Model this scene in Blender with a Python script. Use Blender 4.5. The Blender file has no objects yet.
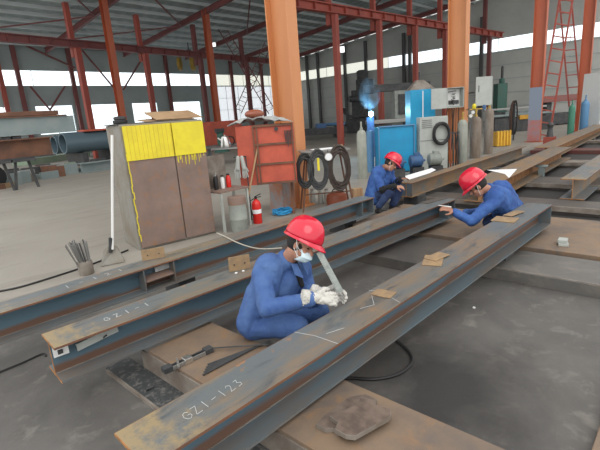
import bpy, bmesh, math, random
from mathutils import Vector, Matrix, Quaternion
random.seed(7)
S = bpy.context.scene
COL = S.collection
# ------------------------------------------------------------------ camera
FPX, EYE = 434.0, 1.75
dn = Vector((130, 1735, FPX)).normalized()
xa = Vector((412, -(130*412+FPX*FPX)/1735, FPX)).normalized()
ya = (-dn).cross(xa)
RM = Matrix((xa, ya, -dn))                       # camera (x right, y down, z forward) -> world
cam_d = bpy.data.cameras.new('camera'); cam = bpy.data.objects.new('camera', cam_d); COL.objects.link(cam)
cam_d.sensor_width = 36; cam_d.lens = FPX/600*36; cam_d.clip_end = 300; cam_d.clip_start = .05
rot = Matrix((RM.col[0], -RM.col[1], -RM.col[2])).transposed()
cam.matrix_world = Matrix.Translation((0, 0, EYE)) @ rot.to_4x4()
S.camera = cam
# ------------------------------------------------------------------ light
w = bpy.data.worlds.new('sky'); S.world = w; w.use_nodes = True
bg = w.node_tree.nodes['Background']; bg.inputs[0].default_value = (1, .99, .97, 1); bg.inputs[1].default_value = 1.0
sun_d = bpy.data.lights.new('sun', 'SUN'); sun_d.energy = .6; sun_d.angle = math.radians(40); sun_d.color = (1, .97, .92)
sun = bpy.data.objects.new('sun', sun_d); COL.objects.link(sun)
sun.rotation_euler = (math.radians(32), math.radians(-30), 0)
S.view_settings.view_transform = 'Standard'; S.view_settings.look = 'None'
S.view_settings.gamma = 1; S.view_settings.use_curve_mapping = False
S.view_settings.exposure = .58

def at(px, py, z=0.0):                           # point of the horizontal plane z seen at a photo pixel
    d = RM @ Vector((px-300, py-225, FPX)); return Vector((0, 0, EYE)) + d*((z-EYE)/d.z)
def away(px, py, dep):                           # point at a given distance in front of the lens
    return Vector((0, 0, EYE)) + RM @ Vector(((px-300)/FPX*dep, (py-225)/FPX*dep, dep))
def on_y(px, py, y):
    d = RM @ Vector((px-300, py-225, FPX)); return Vector((0, 0, EYE)) + d*(y/d.y)
def on_x(px, py, x):
    d = RM @ Vector((px-300, py-225, FPX)); return Vector((0, 0, EYE)) + d*(x/d.x)

# ------------------------------------------------------------------ materials
def mat(name, col, rough=.6, metal=0, col2=None, scale=6, stretch=(1, 1, 1), lo=.4, hi=.62, bump=0, emit=None, col3=None, alpha=None, trans=0, spec=None, bscale=None):
    m = bpy.data.materials.new(name); m.use_nodes = True; n = m.node_tree.nodes; l = m.node_tree.links
    b = n['Principled BSDF']; b.inputs['Base Color'].default_value = (*col, 1)
    b.inputs['Roughness'].default_value = rough; b.inputs['Metallic'].default_value = metal
    if spec is not None: b.inputs['Specular IOR Level'].default_value = spec
    if trans: b.inputs['Transmission Weight'].default_value = trans
    if alpha is not None: b.inputs['Alpha'].default_value = alpha
    if emit: b.inputs['Emission Color'].default_value = (*emit[:3], 1); b.inputs['Emission Strength'].default_value = emit[3]
    tc = n.new('ShaderNodeTexCoord'); mp = n.new('ShaderNodeMapping'); mp.inputs['Scale'].default_value = stretch
    l.new(tc.outputs['Object'], mp.inputs[0])
    def noise(sc, det=6, off=0):
        t = n.new('ShaderNodeTexNoise'); t.inputs['Scale'].default_value = sc; t.inputs['Detail'].default_value = det
        t.inputs['Roughness'].default_value = .65; t.inputs['Distortion'].default_value = off; l.new(mp.outputs[0], t.inputs[0]); return t
    def mix(fac, a, bcol):
        x = n.new('ShaderNodeMix'); x.data_type = 'RGBA'
        if fac is not None: l.new(fac, x.inputs[0])
        for s, v in ((6, a), (7, bcol)):
            if isinstance(v, tuple): x.inputs[s].default_value = (*v, 1)
            else: l.new(v, x.inputs[s])
        return x.outputs[2]
    def ramp(t, a, c):
        r = n.new('ShaderNodeMapRange'); r.inputs[1].default_value = a; r.inputs[2].default_value = c; l.new(t.outputs[0], r.inputs[0]); return r.outputs[0]
    out = None
    if col2:
        out = mix(ramp(noise(scale), lo, hi), col, col2)
        if col3: out = mix(ramp(noise(scale*2.7, 8, .6), .52, .68), out, col3)
        l.new(out, b.inputs['Base Color'])
    if bump:
        bp = n.new('ShaderNodeBump'); bp.inputs['Strength'].default_value = bump; bp.inputs['Distance'].default_value = .01
        l.new(noise(bscale or scale*6).outputs[0], bp.inputs['Height']); l.new(bp.outputs[0], b.inputs['Normal'])
    m['_o'] = 1
    return m
def web_mat():                                   # mill-blue upper half, rusty lower half of a beam's web
    m = mat('web_steel', (.1, .15, .19), .5, .25); n = m.node_tree.nodes; l = m.node_tree.links; b = n['Principled BSDF']
    tc = n.new('ShaderNodeTexCoord'); sp = n.new('ShaderNodeSeparateXYZ'); l.new(tc.outputs['Object'], sp.inputs[0])
    ns = n.new('ShaderNodeTexNoise'); ns.inputs['Scale'].default_value = 2.2; ns.inputs['Detail'].default_value = 7
    mp = n.new('ShaderNodeMapping'); mp.inputs['Scale'].default_value = (.6, 1, 3); l.new(tc.outputs['Object'], mp.inputs[0]); l.new(mp.outputs[0], ns.inputs[0])
    ad = n.new('ShaderNodeMath'); ad.operation = 'MULTIPLY_ADD'; l.new(ns.outputs[0], ad.inputs[0]); ad.inputs[1].default_value = .14; l.new(sp.outputs[2], ad.inputs[2])
    mr = n.new('ShaderNodeMapRange'); l.new(ad.outputs[0], mr.inputs[0]); mr.inputs[1].default_value = .125; mr.inputs[2].default_value = .16
    x = n.new('ShaderNodeMix'); x.data_type = 'RGBA'; l.new(mr.outputs[0], x.inputs[0])
    x.inputs[6].default_value = (.15, .085, .06, 1); x.inputs[7].default_value = (.10, .165, .21, 1)
    l.new(x.outputs[2], b.inputs['Base Color']); return m
M = {}
M['web'] = web_mat()
M['flange'] = mat('flange_steel', (.135, .145, .15), .48, .25, (.21, .15, .10), 1.6, (.5, 2.2, 1), .46, .66, .15, col3=(.10, .13, .155), bscale=30)
def end_rust(m):
    n = m.node_tree.nodes; l = m.node_tree.links; b = n['Principled BSDF']; src = b.inputs['Base Color'].links[0].from_socket
    tc = n.new('ShaderNodeTexCoord'); sp = n.new('ShaderNodeSeparateXYZ'); l.new(tc.outputs['Object'], sp.inputs[0])
    ns = n.new('ShaderNodeTexNoise'); ns.inputs['Scale'].default_value = 9; ns.inputs['Detail'].default_value = 9; ns.inputs['Roughness'].default_value = .75; l.new(tc.outputs['Object'], ns.inputs[0])
    ad = n.new('ShaderNodeMath'); ad.operation = 'MULTIPLY_ADD'; l.new(ns.outputs[0], ad.inputs[0]); ad.inputs[1].default_value = 1.5; l.new(sp.outputs[0], ad.inputs[2])
    mr = n.new('ShaderNodeMapRange'); l.new(ad.outputs[0], mr.inputs[0]); mr.inputs[1].default_value = .75; mr.inputs[2].default_value = 1.0; mr.inputs[3].default_value = .85; mr.inputs[4].default_value = 0
    x = n.new('ShaderNodeMix'); x.data_type = 'RGBA'; l.new(mr.outputs[0], x.inputs[0]); l.new(src, x.inputs[6]); x.inputs[7].default_value = (.36, .27, .14, 1)
    # orange rust specks
    n2 = n.new('ShaderNodeTexNoise'); n2.inputs['Scale'].default_value = 5; n2.inputs['Detail'].default_value = 7; l.new(tc.outputs['Object'], n2.inputs[0])
    m2 = n.new('ShaderNodeMapRange'); l.new(n2.outputs[0], m2.inputs[0]); m2.inputs[1].default_value = .66; m2.inputs[2].default_value = .72
    y = n.new('ShaderNodeMix'); y.data_type = 'RGBA'; l.new(m2.outputs[0], y.inputs[0]); l.new(x.outputs[2], y.inputs[6]); y.inputs[7].default_value = (.42, .2, .07, 1)
    l.new(y.outputs[2], b.inputs['Base Color'])
M['flange'] = mat('flange_steel', (.145, .165, .175), .45, .2, (.23, .18, .13), 1.9, (.5, 2.2, 1), .47, .62, .2, col3=(.09, .105, .115), bscale=30)
end_rust(M['flange'])
M['flange_rust'] = mat('rusty_flange', (.17, .15, .125), .55, .15, (.27, .17, .09), 1.8, (.5, 2.2, 1), .4, .6, .15, col3=(.14, .155, .16), bscale=30)
M['lowflange'] = mat('lower_flange_steel', (.13, .17, .195), .45, .2, (.17, .145, .125), 2, (.4, 2, 1), .48, .65)
M['cut'] = mat('rusty_cut_edge', (.42, .2, .07), .7, 0, (.2, .1, .05), 9)
M['plate'] = mat('brown_plate', (.235, .165, .11), .6, .1, (.15, .12, .10), 2.2, (1, 1, 1), .4, .65, .1, col3=(.25, .155, .09), bscale=20)
M['plate_dark'] = mat('dark_plate', (.085, .08, .076), .5, .2, (.135, .115, .10), 1.7, (1, 1, 1), .4, .65, .1, col3=(.12, .11, .10), bscale=20)
M['plate_mid'] = mat('grey_plate', (.15, .145, .135), .45, .2, (.11, .105, .1), 1.7, (1, 1, 1), .4, .65, .1, col3=(.2, .18, .16), bscale=20)
M['plate_speck'] = mat('speckled_plate', (.05, .055, .058), .6, .1, (.15, .145, .14), 22, (1, 1, 1), .5, .62, .3)
M['plate_grey'] = mat('light_grey_plate', (.26, .235, .205), .6, .1, (.17, .14, .115), 4)
M['small_rust'] = mat('small_rusty_plate', (.36, .24, .12), .65, 0, (.26, .18, .11), 14, lo=.35, hi=.6)
M['orange'] = mat('orange_paint', (.56, .235, .095), .5, 0, (.50, .20, .075), 2, (1, 1, .2))
M['orange2'] = mat('red_orange_paint', (.44, .105, .045), .5, 0, (.36, .085, .04), 2, (1, 1, .2))
M['redpaint'] = mat('red_primer', (.36, .075, .05), .6, 0, (.28, .06, .045), 2, (1, 1, .3))
M['darkred'] = mat('dark_red_primer', (.2, .06, .055), .6, 0, (.15, .05, .05), 2, (1, 1, .3))
M['wallgrey'] = mat('wall_sheet', (.36, .42, .42), .6, 0, (.31, .37, .37), .5, (1, 1, 1))
M['wallpale'] = mat('pale_wall_sheet', (.52, .53, .50), .6, 0, (.45, .46, .44), .4)
M['roof'] = mat('roof_sheet', (.36, .42, .42), .45, .1, (.28, .34, .34), .4)
M['purlin'] = mat('purlin_zinc', (.55, .6, .6), .4, .2)
M['red'] = mat('helmet_red', (.62, .012, .04), .16, 0, spec=.7)
M['blue'] = mat('overall_blue', (.04, .095, .28), .85, 0, (.085, .165, .36), 6, (1, 1, 1), .35, .7, 1.0, bscale=17)
M['blue2'] = mat('overall_dark_blue', (.026, .075, .27), .85, 0, (.045, .125, .36), 7, bump=1.0, bscale=17)
M['navy'] = mat('overall_navy', (.014, .03, .09), .85, 0, (.022, .045, .12), 7, bump=.8, bscale=15)
M['skin'] = mat('skin', (.42, .215, .145), .5, 0, (.36, .17, .11), 9)
M['glove'] = mat('white_cotton', (.62, .61, .57), .9, 0, (.45, .44, .41), 16, bump=.6, bscale=110)
M['mask'] = mat('mask_paper', (.62, .78, .84), .8)
M['black'] = mat('black_rubber', (.012, .012, .013), .5)
M['black_cloth'] = mat('black_cloth', (.012, .012, .014), .9)
M['hair'] = mat('hair', (.01, .009, .008), .7)
M['yellow'] = mat('yellow_paint', (.78, .66, .03), .5, 0, (.7, .58, .03), 5)
M['rustdoor'] = mat('rusty_door', (.26, .18, .15), .6, .1, (.19, .135, .115), 2.5, (1, 1, 1), .35, .65, col3=(.27, .15, .09))
M['sheet_side'] = mat('worn_grey_side', (.25, .245, .22), .6, 0, (.2, .17, .13), 3)
M['card'] = mat('cardboard', (.38, .25, .14), .8, 0, (.3, .19, .1), 5)
M['white'] = mat('white_paint', (.72, .73, .72), .5)
M['paper'] = mat('white_paper', (.85, .86, .88), .8)
M['greypaint'] = mat('grey_green_paint', (.30, .33, .30), .6, 0, (.24, .26, .24), 5)
M['palegrey'] = mat('pale_grey_enamel', (.42, .45, .42), .5, 0, (.37, .39, .37), 3)
M['boardred'] = mat('board_red', (.55, .105, .06), .6, 0, (.42, .08, .05), 2.5)
M['brightred'] = mat('extinguisher_red', (.62, .02, .015), .25)
M['blueshiny'] = mat('blue_screen', (.01, .30, .56), .45, 0, (.015, .25, .48), 1.5)
M['bluedrum'] = mat('blue_cabinet', (.02, .36, .62), .4, 0, (.02, .3, .55), 1.5)
M['bluedark'] = mat('machine_blue', (.05, .14, .32), .5, 0, (.05, .1, .2), 6)
M['cyl'] = mat('grey_cylinder', (.27, .29, .25), .6, 0, (.36, .37, .33), 5, (1, 1, .4))
M['cylrust'] = mat('brownish_cylinder', (.2, .155, .12), .6, 0, (.28, .24, .2), 5, (1, 1, .4))
M['brass'] = mat('brass', (.5, .33, .1), .35, .8)
M['chrome'] = mat('bright_steel', (.6, .6, .58), .3, .9)
M['steel'] = mat('bare_steel', (.33, .33, .32), .4, .6)
M['darkpost'] = mat('dark_post_paint', (.085, .085, .085), .6)
M['dark'] = mat('dark_machine', (.035, .038, .042), .6, 0, (.07, .07, .07), 4)
M['green'] = mat('machine_green', (.035, .13, .10), .6, 0, (.06, .11, .09), 4)
M['greenp'] = mat('green_cylinder', (.06, .22, .15), .6)
M['bluep'] = mat('blue_cylinder', (.10, .24, .42), .6)
M['palegreen'] = mat('pale_green_steel', (.20, .28, .20), .6, 0, (.26, .3, .24), 2)
M['girder'] = mat('grey_primed_girder', (.19, .245, .245), .5, .1, (.24, .28, .28), 1.5)
M['rustbeam'] = mat('rusty_beam', (.12, .06, .04), .7, 0, (.2, .09, .05), 2)
M['wood'] = mat('bare_wood', (.42, .27, .15), .7, 0, (.32, .19, .1), 8, (1, 1, .2))
M['tank'] = mat('brown_tank', (.26, .075, .04), .35)
M['hose'] = mat('pale_hose', (.42, .4, .34), .6)
M['bluehose'] = mat('blue_hose', (.03, .30, .60), .5)
M['cloth'] = mat('dirty_white_cloth', (.42, .43, .42), .9, 0, (.3, .31, .31), 9)
M['chalk'] = mat('chalk', (.5, .52, .52), .9)
M['ochre'] = mat('ochre_paint', (.62, .33, .03), .5, 0, (.5, .25, .03), 6)
M['ochre2'] = mat('ochre_fin', (.72, .45, .05), .5)
M['hosebrown'] = mat('dark_brown_hose', (.05, .035, .028), .6)
M['clear'] = mat('worn_steel_rule', (.26, .29, .27), .35, .2, (.18, .2, .19), 20)
M['cream'] = mat('cream_glazing', (.75, .74, .62), .5, emit=(.9, .92, .82, .55))
M['frost'] = mat('frosted_glazing', (.8, .82, .82), .5, emit=(.9, .95, 1, .5))
M['spark'] = mat('arc', (.3, .7, 1), .5, emit=(.35, .8, 1, 40))
M['sheetwhite'] = mat('white_sheet', (.62, .64, .63), .5)
M['lampface'] = mat('lamp_glass', (.9, .9, .9), .3, emit=(1, 1, 1, .8))
M['hook'] = mat('hook_yellow', (.35, .22, .03), .5)
M['redbeam'] = mat('dark_red_floor_beam', (.14, .03, .025), .6, 0, (.1, .05, .04), 3)
# concrete floor with ground-in dirt and shade painted between the far beams
def floor_mat():
    m = mat('workshop_floor', (.2, .2, .2), .62); n = m.node_tree.nodes; l = m.node_tree.links; b = n['Principled BSDF']
    g = n.new('ShaderNodeNewGeometry')
    def noise(sc, det=8, dist=.3, st=(1, 1, 1)):
        mp = n.new('ShaderNodeMapping'); mp.inputs['Scale'].default_value = st; l.new(g.outputs['Position'], mp.inputs[0])
        t = n.new('ShaderNodeTexNoise'); t.inputs['Scale'].default_value = sc; t.inputs['Detail'].default_value = det; t.inputs['Distortion'].default_value = dist
        t.inputs['Roughness'].default_value = .65; l.new(mp.outputs[0], t.inputs[0]); return t.outputs[0]
    def rng(s, a, c, o0=0, o1=1):
        r = n.new('ShaderNodeMapRange'); r.inputs[1].default_value = a; r.inputs[2].default_value = c; r.inputs[3].default_value = o0; r.inputs[4].default_value = o1; l.new(s, r.inputs[0]); return r.outputs[0]
    def mixc(f, a, c):
        x = n.new('ShaderNodeMix'); x.data_type = 'RGBA'; l.new(f, x.inputs[0])
        for s, v in ((6, a), (7, c)):
            if isinstance(v, tuple): x.inputs[s].default_value = (*v, 1)
            else: l.new(v, x.inputs[s])
        return x.outputs[2]
    def math_(op, a, c):
        x = n.new('ShaderNodeMath'); x.operation = op
        for s, v in ((0, a), (1, c)):
            if isinstance(v, (int, float)): x.inputs[s].default_value = v
            else: l.new(v, x.inputs[s])
        return x.outputs[0]
    sp = n.new('ShaderNodeSeparateXYZ'); l.new(g.outputs['Position'], sp.inputs[0])
    aisle = mixc(rng(noise(.35), .35, .7), (.30, .28, .245), (.245, .225, .195))
    aisle = mixc(rng(noise(1.2, 8, .8, (.5, 1.6, 1)), .5, .75), aisle, (.205, .188, .165))
    work = mixc(rng(noise(1.1), .35, .68), (.078, .074, .070), (.135, .128, .12))
    work = mixc(rng(noise(5), .55, .75), work, (.19, .178, .16))
    edge = math_('ADD', sp.outputs[1], math_('MULTIPLY', noise(1.5), .8))
    c = mixc(rng(edge, 4.6, 5.1), work, aisle)
    # the oily patch beside the near beam
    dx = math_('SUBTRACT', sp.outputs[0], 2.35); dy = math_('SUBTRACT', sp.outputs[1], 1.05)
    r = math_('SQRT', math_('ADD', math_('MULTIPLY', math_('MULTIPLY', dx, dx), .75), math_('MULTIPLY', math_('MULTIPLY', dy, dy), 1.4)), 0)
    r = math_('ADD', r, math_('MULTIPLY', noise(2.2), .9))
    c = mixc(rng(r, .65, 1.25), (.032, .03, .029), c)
    gap_shade = math_('MULTIPLY', rng(sp.outputs[0], 6.6, 7.0), rng(edge, 5.0, 4.6))
    c = mixc(gap_shade, c, (.028, .026, .025))  # shade between the far beams, mixed with dirt, painted into the floor colour
    l.new(c, b.inputs['Base Color'])
    bp = n.new('ShaderNodeBump'); bp.inputs['Strength'].default_value = .25; bp.inputs['Distance'].default_value = .02
    l.new(noise(9), bp.inputs['Height']); l.new(bp.outputs[0], b.inputs['Normal'])
    return m
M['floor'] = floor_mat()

# ------------------------------------------------------------------ mesh helpers
class MB:
    def __init__(s): s.b = bmesh.new()
    def quadbox(s, pts):                         # 8 points: bottom ring then top ring
        v = [s.b.verts.new(p) for p in pts]
        for f in ((3, 2, 1, 0), (4, 5, 6, 7), (0, 1, 5, 4), (1, 2, 6, 5), (2, 3, 7, 6), (3, 0, 4, 7)): s.b.faces.new([v[i] for i in f])
        return s
    def box(s, c, d, rz=0, ry=0, rx=0):
        c = Vector(c); R_ = (Matrix.Rotation(rz, 3, 'Z') @ Matrix.Rotation(ry, 3, 'Y') @ Matrix.Rotation(rx, 3, 'X'))
        x, y, z = d[0]/2, d[1]/2, d[2]/2
        return s.quadbox([c + R_ @ Vector(p) for p in ((-x, -y, -z), (x, -y, -z), (x, y, -z), (-x, y, -z), (-x, -y, z), (x, -y, z), (x, y, z), (-x, y, z))])
    def bar(s, a, c, wd, hg):                    # a box from a to c
        a, c = Vector(a), Vector(c); d = c-a; L = d.length; d.normalize()
        up = Vector((0, 0, 1)) if abs(d.z) < .95 else Vector((1, 0, 0)); sd = up.cross(d).normalized(); u = d.cross(sd)
        p = [(-1, -1), (1, -1), (1, 1), (-1, 1)]
        return s.quadbox([a + sd*(q[0]*wd/2) + u*(q[1]*hg/2) for q in p] + [c + sd*(q[0]*wd/2) + u*(q[1]*hg/2) for q in p])
    def rings(s, rs, cap=True, closed=False):
        vs = [[s.b.verts.new(p) for p in r] for r in rs]; n = len(rs[0])
        rng_ = range(len(vs)) if closed else range(len(vs)-1)
        for i in rng_:
            A, B = vs[i], vs[(i+1) % len(vs)]
            for k in range(n): s.b.faces.new((A[k], A[(k+1) % n], B[(k+1) % n], B[k]))
        if cap and not closed: s.b.faces.new(vs[0][::-1]); s.b.faces.new(vs[-1])
        return s
    def lathe(s, base, prof, seg=20, axis=(0, 0, 1)):    # prof: (radius, height)
        base = Vector(base); q = Vector((0, 0, 1)).rotation_difference(Vector(axis).normalized())
        return s.rings([[base + q @ Vector((max(r, .0005)*math.cos(t*2*math.pi/seg), max(r, .0005)*math.sin(t*2*math.pi/seg), h)) for t in range(seg)] for r, h in prof])
    def cyl(s, a, c, r, r2=None, seg=14):
        a, c = Vector(a), Vector(c); return s.lathe(a, [(r, 0), (r if r2 is None else r2, (c-a).length)], seg, c-a)
    def tube(s, pts, r, seg=7, closed=False):
        pts = [Vector(p) for p in pts]; n = len(pts); rs = []; u = None
        for i, p in enumerate(pts):
            d = (pts[(i+1) % n] - pts[i-1]) if closed else (pts[min(i+1, n-1)] - pts[max(i-1, 0)])
            d.normalize()
            if u is None: u = d.orthogonal().normalized()
            u = (u - d*u.dot(d)); u = u.normalized() if u.length > 1e-6 else d.orthogonal().normalized()
            v = d.cross(u); rr = r[i] if isinstance(r, (list, tuple)) else r
            rs.append([p + (u*math.cos(t*2*math.pi/seg) + v*math.sin(t*2*math.pi/seg))*rr for t in range(seg)])
        return s.rings(rs, closed=closed)
    def prism(s, pts, thick):                    # pts ring extruded along vector
        t = Vector(thick); pts = [Vector(p) for p in pts]; return s.rings([pts, [p+t for p in pts]])
    def cap(s, p0, r0, p1, r1, seg=14):          # tapered capsule
        p0, p1 = Vector(p0), Vector(p1); d = p1-p0; L = max(d.length, 1e-5); pr = []
        for k in range(6): a = -math.pi/2 + k*math.pi/10; pr.append((r0*math.cos(a), r0*math.sin(a)))
        for k in range(6): a = k*math.pi/10; pr.append((r1*math.cos(a), L + r1*math.sin(a)))
        return s.lathe(p0, pr, seg, d if d.length > 1e-5 else (0, 0, 1))
    def ell(s, c, rad, R_=None, seg=20, st=12, zlo=-1):
        c = Vector(c); R_ = R_ or Matrix.Identity(3); a0 = math.asin(max(-.999, zlo)); rs = []
        for k in range(st+1):
            a = a0 + (math.pi/2*.99-a0)*k/st
            rs.append([c + R_ @ Vector((rad[0]*math.cos(a)*math.cos(t*2*math.pi/seg), rad[1]*math.cos(a)*math.sin(t*2*math.pi/seg), rad[2]*math.sin(a))) for t in range(seg)])
        return s.rings(rs)
    def build(s, name, m, parent=None, smooth=False, bevel=0, org=None):
        bmesh.ops.recalc_face_normals(s.b, faces=s.b.faces)
        o_ = Vector((0, 0, 0))
        if parent is None:
            if org is None:
                co = [v.co for v in s.b.verts]; o_ = Vector(((min(v.x for v in co)+max(v.x for v in co))/2, (min(v.y for v in co)+max(v.y for v in co))/2, min(v.z for v in co)))
            else: o_ = Vector(org)
            for v in s.b.verts: v.co -= o_
        me = bpy.data.meshes.new(name); s.b.to_mesh(me); s.b.free(); me.materials.append(M[m] if isinstance(m, str) else m)
        if smooth:
            for p in me.polygons: p.use_smooth = True
            me.set_sharp_from_angle(angle=math.radians(40))
        o = bpy.data.objects.new(name, me); COL.objects.link(o); o.location = o_
        if parent: o.parent = parent
        if bevel:
            bv = o.modifiers.new('bevel', 'BEVEL'); bv.width = bevel; bv.segments = 2; bv.limit_method = 'ANGLE'
        return o
def tag(o, label=None, cat=None, group=None, kind=None):
    for k, v in (('label', label), ('category', cat), ('group', group), ('kind', kind)):
        if v: o[k] = v
    return o
def thing(name, label, cat, loc, rz=0, group=None):
    o = bpy.data.objects.new(name, None); COL.objects.link(o); o.location = loc; o.rotation_euler = (0, 0, rz)
    o.empty_display_size = .1
    return tag(o, label, cat, group)
def struct(name, mb, m, **k): return tag(mb.build(name, m, **k), kind='structure')
def copy_tree(o, parent=None):
    c = o.copy(); COL.objects.link(c)
    if parent: c.parent = parent
    for ch in list(o.children): copy_tree(ch, c)
    return c

# ------------------------------------------------------------------ the hall
WX, WY = 43.0, 40.0
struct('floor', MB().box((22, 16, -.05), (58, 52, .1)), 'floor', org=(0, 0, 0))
ROOF = lambda y: 8.75 + (WY-y)*.085
# roof sheet: real corrugation running up the slope
mb = MB(); x0r, x1r, n = 5.0, WX+.2, 190
top = []
for i in range(n+1):
    x = x0r + (x1r-x0r)*i/n; zz = .05 if i % 4 in (1, 2) else 0
    top.append((mb.b.verts.new((x, 5.0, ROOF(5.0)+zz)), mb.b.verts.new((x, WY+.3, ROOF(WY+.3)+zz))))
for i in range(n): mb.b.faces.new((top[i][0], top[i+1][0], top[i+1][1], top[i][1]))
rf = struct('ceiling', mb, 'roof', org=(0, 0, 0))  # unseen near bay left unroofed to let sky light into the hall
so = rf.modifiers.new('s', 'SOLIDIFY'); so.thickness = .02
ORD = 'first second third fourth fifth sixth seventh eighth ninth tenth eleventh twelfth thirteenth fourteenth fifteenth sixteenth seventeenth eighteenth nineteenth twentieth twenty-first twenty-second twenty-third twenty-fourth'.split()
for k in range(24):
    y = WY-.6 - k*1.42
    tag(MB().box((24, y, ROOF(y)-.14), (38.2, .07, .2)).build('roof_purlin', 'purlin'), 'long pale zinc roof purlin, %s one from the far left wall' % ORD[k], 'purlin', 'purlins under the roof')
# left wall (far side): sheets, windows
def wall_y(x0, x1, z0, z1, m='wallgrey', th=.16): return MB().box(((x0+x1)/2, WY+th/2, (z0+z1)/2), (x1-x0, th, z1-z0))
wl = MB()
X0, X1 = 2.0, WX
lows = []
for a, b_ in (((0, 120), (13, 120)), ((38, 120), (75, 120)), ((92, 118), (124, 118)), ((133, 110), (158, 110)), ((173, 110), (201, 110))):
    lows.append((on_y(*a, WY).x, on_y(*b_, WY).x))
big0 = on_y(216, 110, WY).x
def strip(z0, z1, holes):
    xs = X0
    for h0, h1 in holes:
        if h0 > xs: wl.box(((xs+h0)/2, WY+.1, (z0+z1)/2), (h0-xs, .2, z1-z0))
        xs = max(xs, h1)
    if xs < X1: wl.box(((xs+X1)/2, WY+.1, (z0+z1)/2), (X1-xs, .2, z1-z0))
strip(0, 1.8, []); strip(1.8, 4.1, lows+[(big0, X1-.5)]); strip(4.1, 5.65, [(big0, X1-.5)]); strip(6.85, 8.95, [])
struct('wall_left', wl, 'wallgrey', org=(X0, WY, 0))
wi = 0
def pane(cx, cy, cz, dx, dy, dz, m, bars=0, axis='x', rows=0):
    global wi; wi += 1
    f = MB()
    for s_ in (-1, 1):
        f.box((cx, cy, cz+s_*dz/2), (dx if axis == 'x' else .08, dy if axis == 'y' else .08, .06))
    for k in range(bars+1):
        t = -.5 + k/bars
        f.box((cx+(t*dx if axis == 'x' else 0), cy+(t*dy if axis == 'y' else 0), cz), (.05, .05, dz))
    for k in range(rows):
        f.box((cx, cy, cz-dz/2+dz*(k+1)/(rows+1)), (dx if axis == 'x' else .05, dy if axis == 'y' else .05, .04))
    w_ = struct('window_%d' % wi, f, 'purlin')
    g = MB().box((cx, cy, cz), (dx if axis == 'x' else .02, dy if axis == 'y' else .02, dz))
    g = g.build('glazing', m); g.parent = w_; g.location = g.location - w_.location
M['sheer'] = mat('clear_glazing', (.9, .95, .95), .1, emit=(.85, .95, 1, 1.1))
for a, b_ in lows: pane((a+b_)/2, WY+.1, 2.95, b_-a, .02, 2.3, 'sheer', 2)
cr0 = on_y(215, 80, WY).x
pane((X0+cr0)/2, WY+.1, 6.25, cr0-X0, .02, 1.2, 'sheer', 8)
pane((cr0+X1)/2, WY+.1, 6.25, X1-cr0, .02, 1.2, 'cream', 6)
pane((big0+X1-.5)/2, WY+.1, 3.7, X1-.5-big0, .02, 3.8, 'frost', 7, rows=2)
# right wall (gable)
def wall_x(z0, z1, m, name): pass
wr = MB(); wr.box((WX+.1, 16, 3.05), (.2, 48, 6.1))
wr.quadbox([(WX, -8, 7.2), (WX+.2, -8, 7.2), (WX+.2, WY, 7.2), (WX, WY, 7.2), (WX, -8, ROOF(-8)-.05), (WX+.2, -8, ROOF(-8)-.05), (WX+.2, WY, ROOF(WY)-.05), (WX, WY, ROOF(WY)-.05)])
w_ = struct('wall_right', wr, 'wallpale', org=(WX, 0, 0))
tr = MB()
for z in (1.3, 2.5, 3.7, 4.9, 6.0): tr.box((WX-.02, 16, z), (.04, 48, .05))
struct('trim_1', tr, 'wallgrey', org=(WX, 0, 0))
cut = on_x(388, 60, WX).y
pane(WX+.1, (WY+cut)/2, 6.65, .02, WY-cut, 1.1, 'cream', 5, 'y')
pane(WX+.1, (cut-8)/2, 6.65, .02, cut+8, 1.1, 'sheer', 6, 'y')

# ------------------------------------------------------------------ columns of the hall
def h_column(name, loc, depth, width, h, m, label, group=None, cat='column', lower=None, rz=0):
    t = thing(name, label, cat, loc, rz, group)
    for s_ in (-1, 1): MB().box((0, s_*(depth/2-.012), h/2), (width, .024, h)).build('flange', m, t)
    MB().box((0, 0, h/2), (.02, depth-.05, h)).build('web', m, t)
    MB().box((0, 0, .015), (width+.16, depth+.16, .03)).build('base_plate', m, t)
    return t
c1 = Vector((6.30, 6.02, 0)); c2 = at(459, 163); c3 = at(531, 142)
MC = [(c1, 'orange', 'thick bright orange column in the middle beside the red tool cabinet'),
      (Vector((13.33, 5.63, 0)), 'orange', 'thick orange column carrying the open control box'),
      (Vector((20.3, 5.27, 0)), 'orange2', 'red orange column painted blue grey and red near its foot'),
      (Vector((25.7, 4.6, 0)), 'orange2', 'red orange column rightmost of all, behind the blue gas cylinder')]
for p, m, lb in MC:
    t = h_column('steel_column', p, .54 if p.x < 15 else .46, .27 if p.x < 15 else .24, ROOF(p.y)-.3, m, lb)
    if p.x > 15 and p.x < 22:
        MB().box((-.125, 0, 1.55), (.02, .47, 1.3)).build('painted_band', mat('blue_grey_band', (.22, .26, .33), .6), t)
        MB().box((-.125, 0, .47), (.02, .47, .86)).build('painted_foot', mat('faded_red_foot', (.42, .15, .13), .6, 0, (.3, .2, .22), 5), t)
# far orange columns
for (px, py), lb in (((106, 20), 'tall orange column left behind the yellow-topped cabinet'), ((206, 20), 'tall orange red column between yellow-topped cabinet and red tool cabinet')):
    q = on_y(px, py, 27); h_column('steel_column', (q.x, 27, 0), .42, .34, ROOF(27)-.3, 'orange2', lb)
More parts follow.
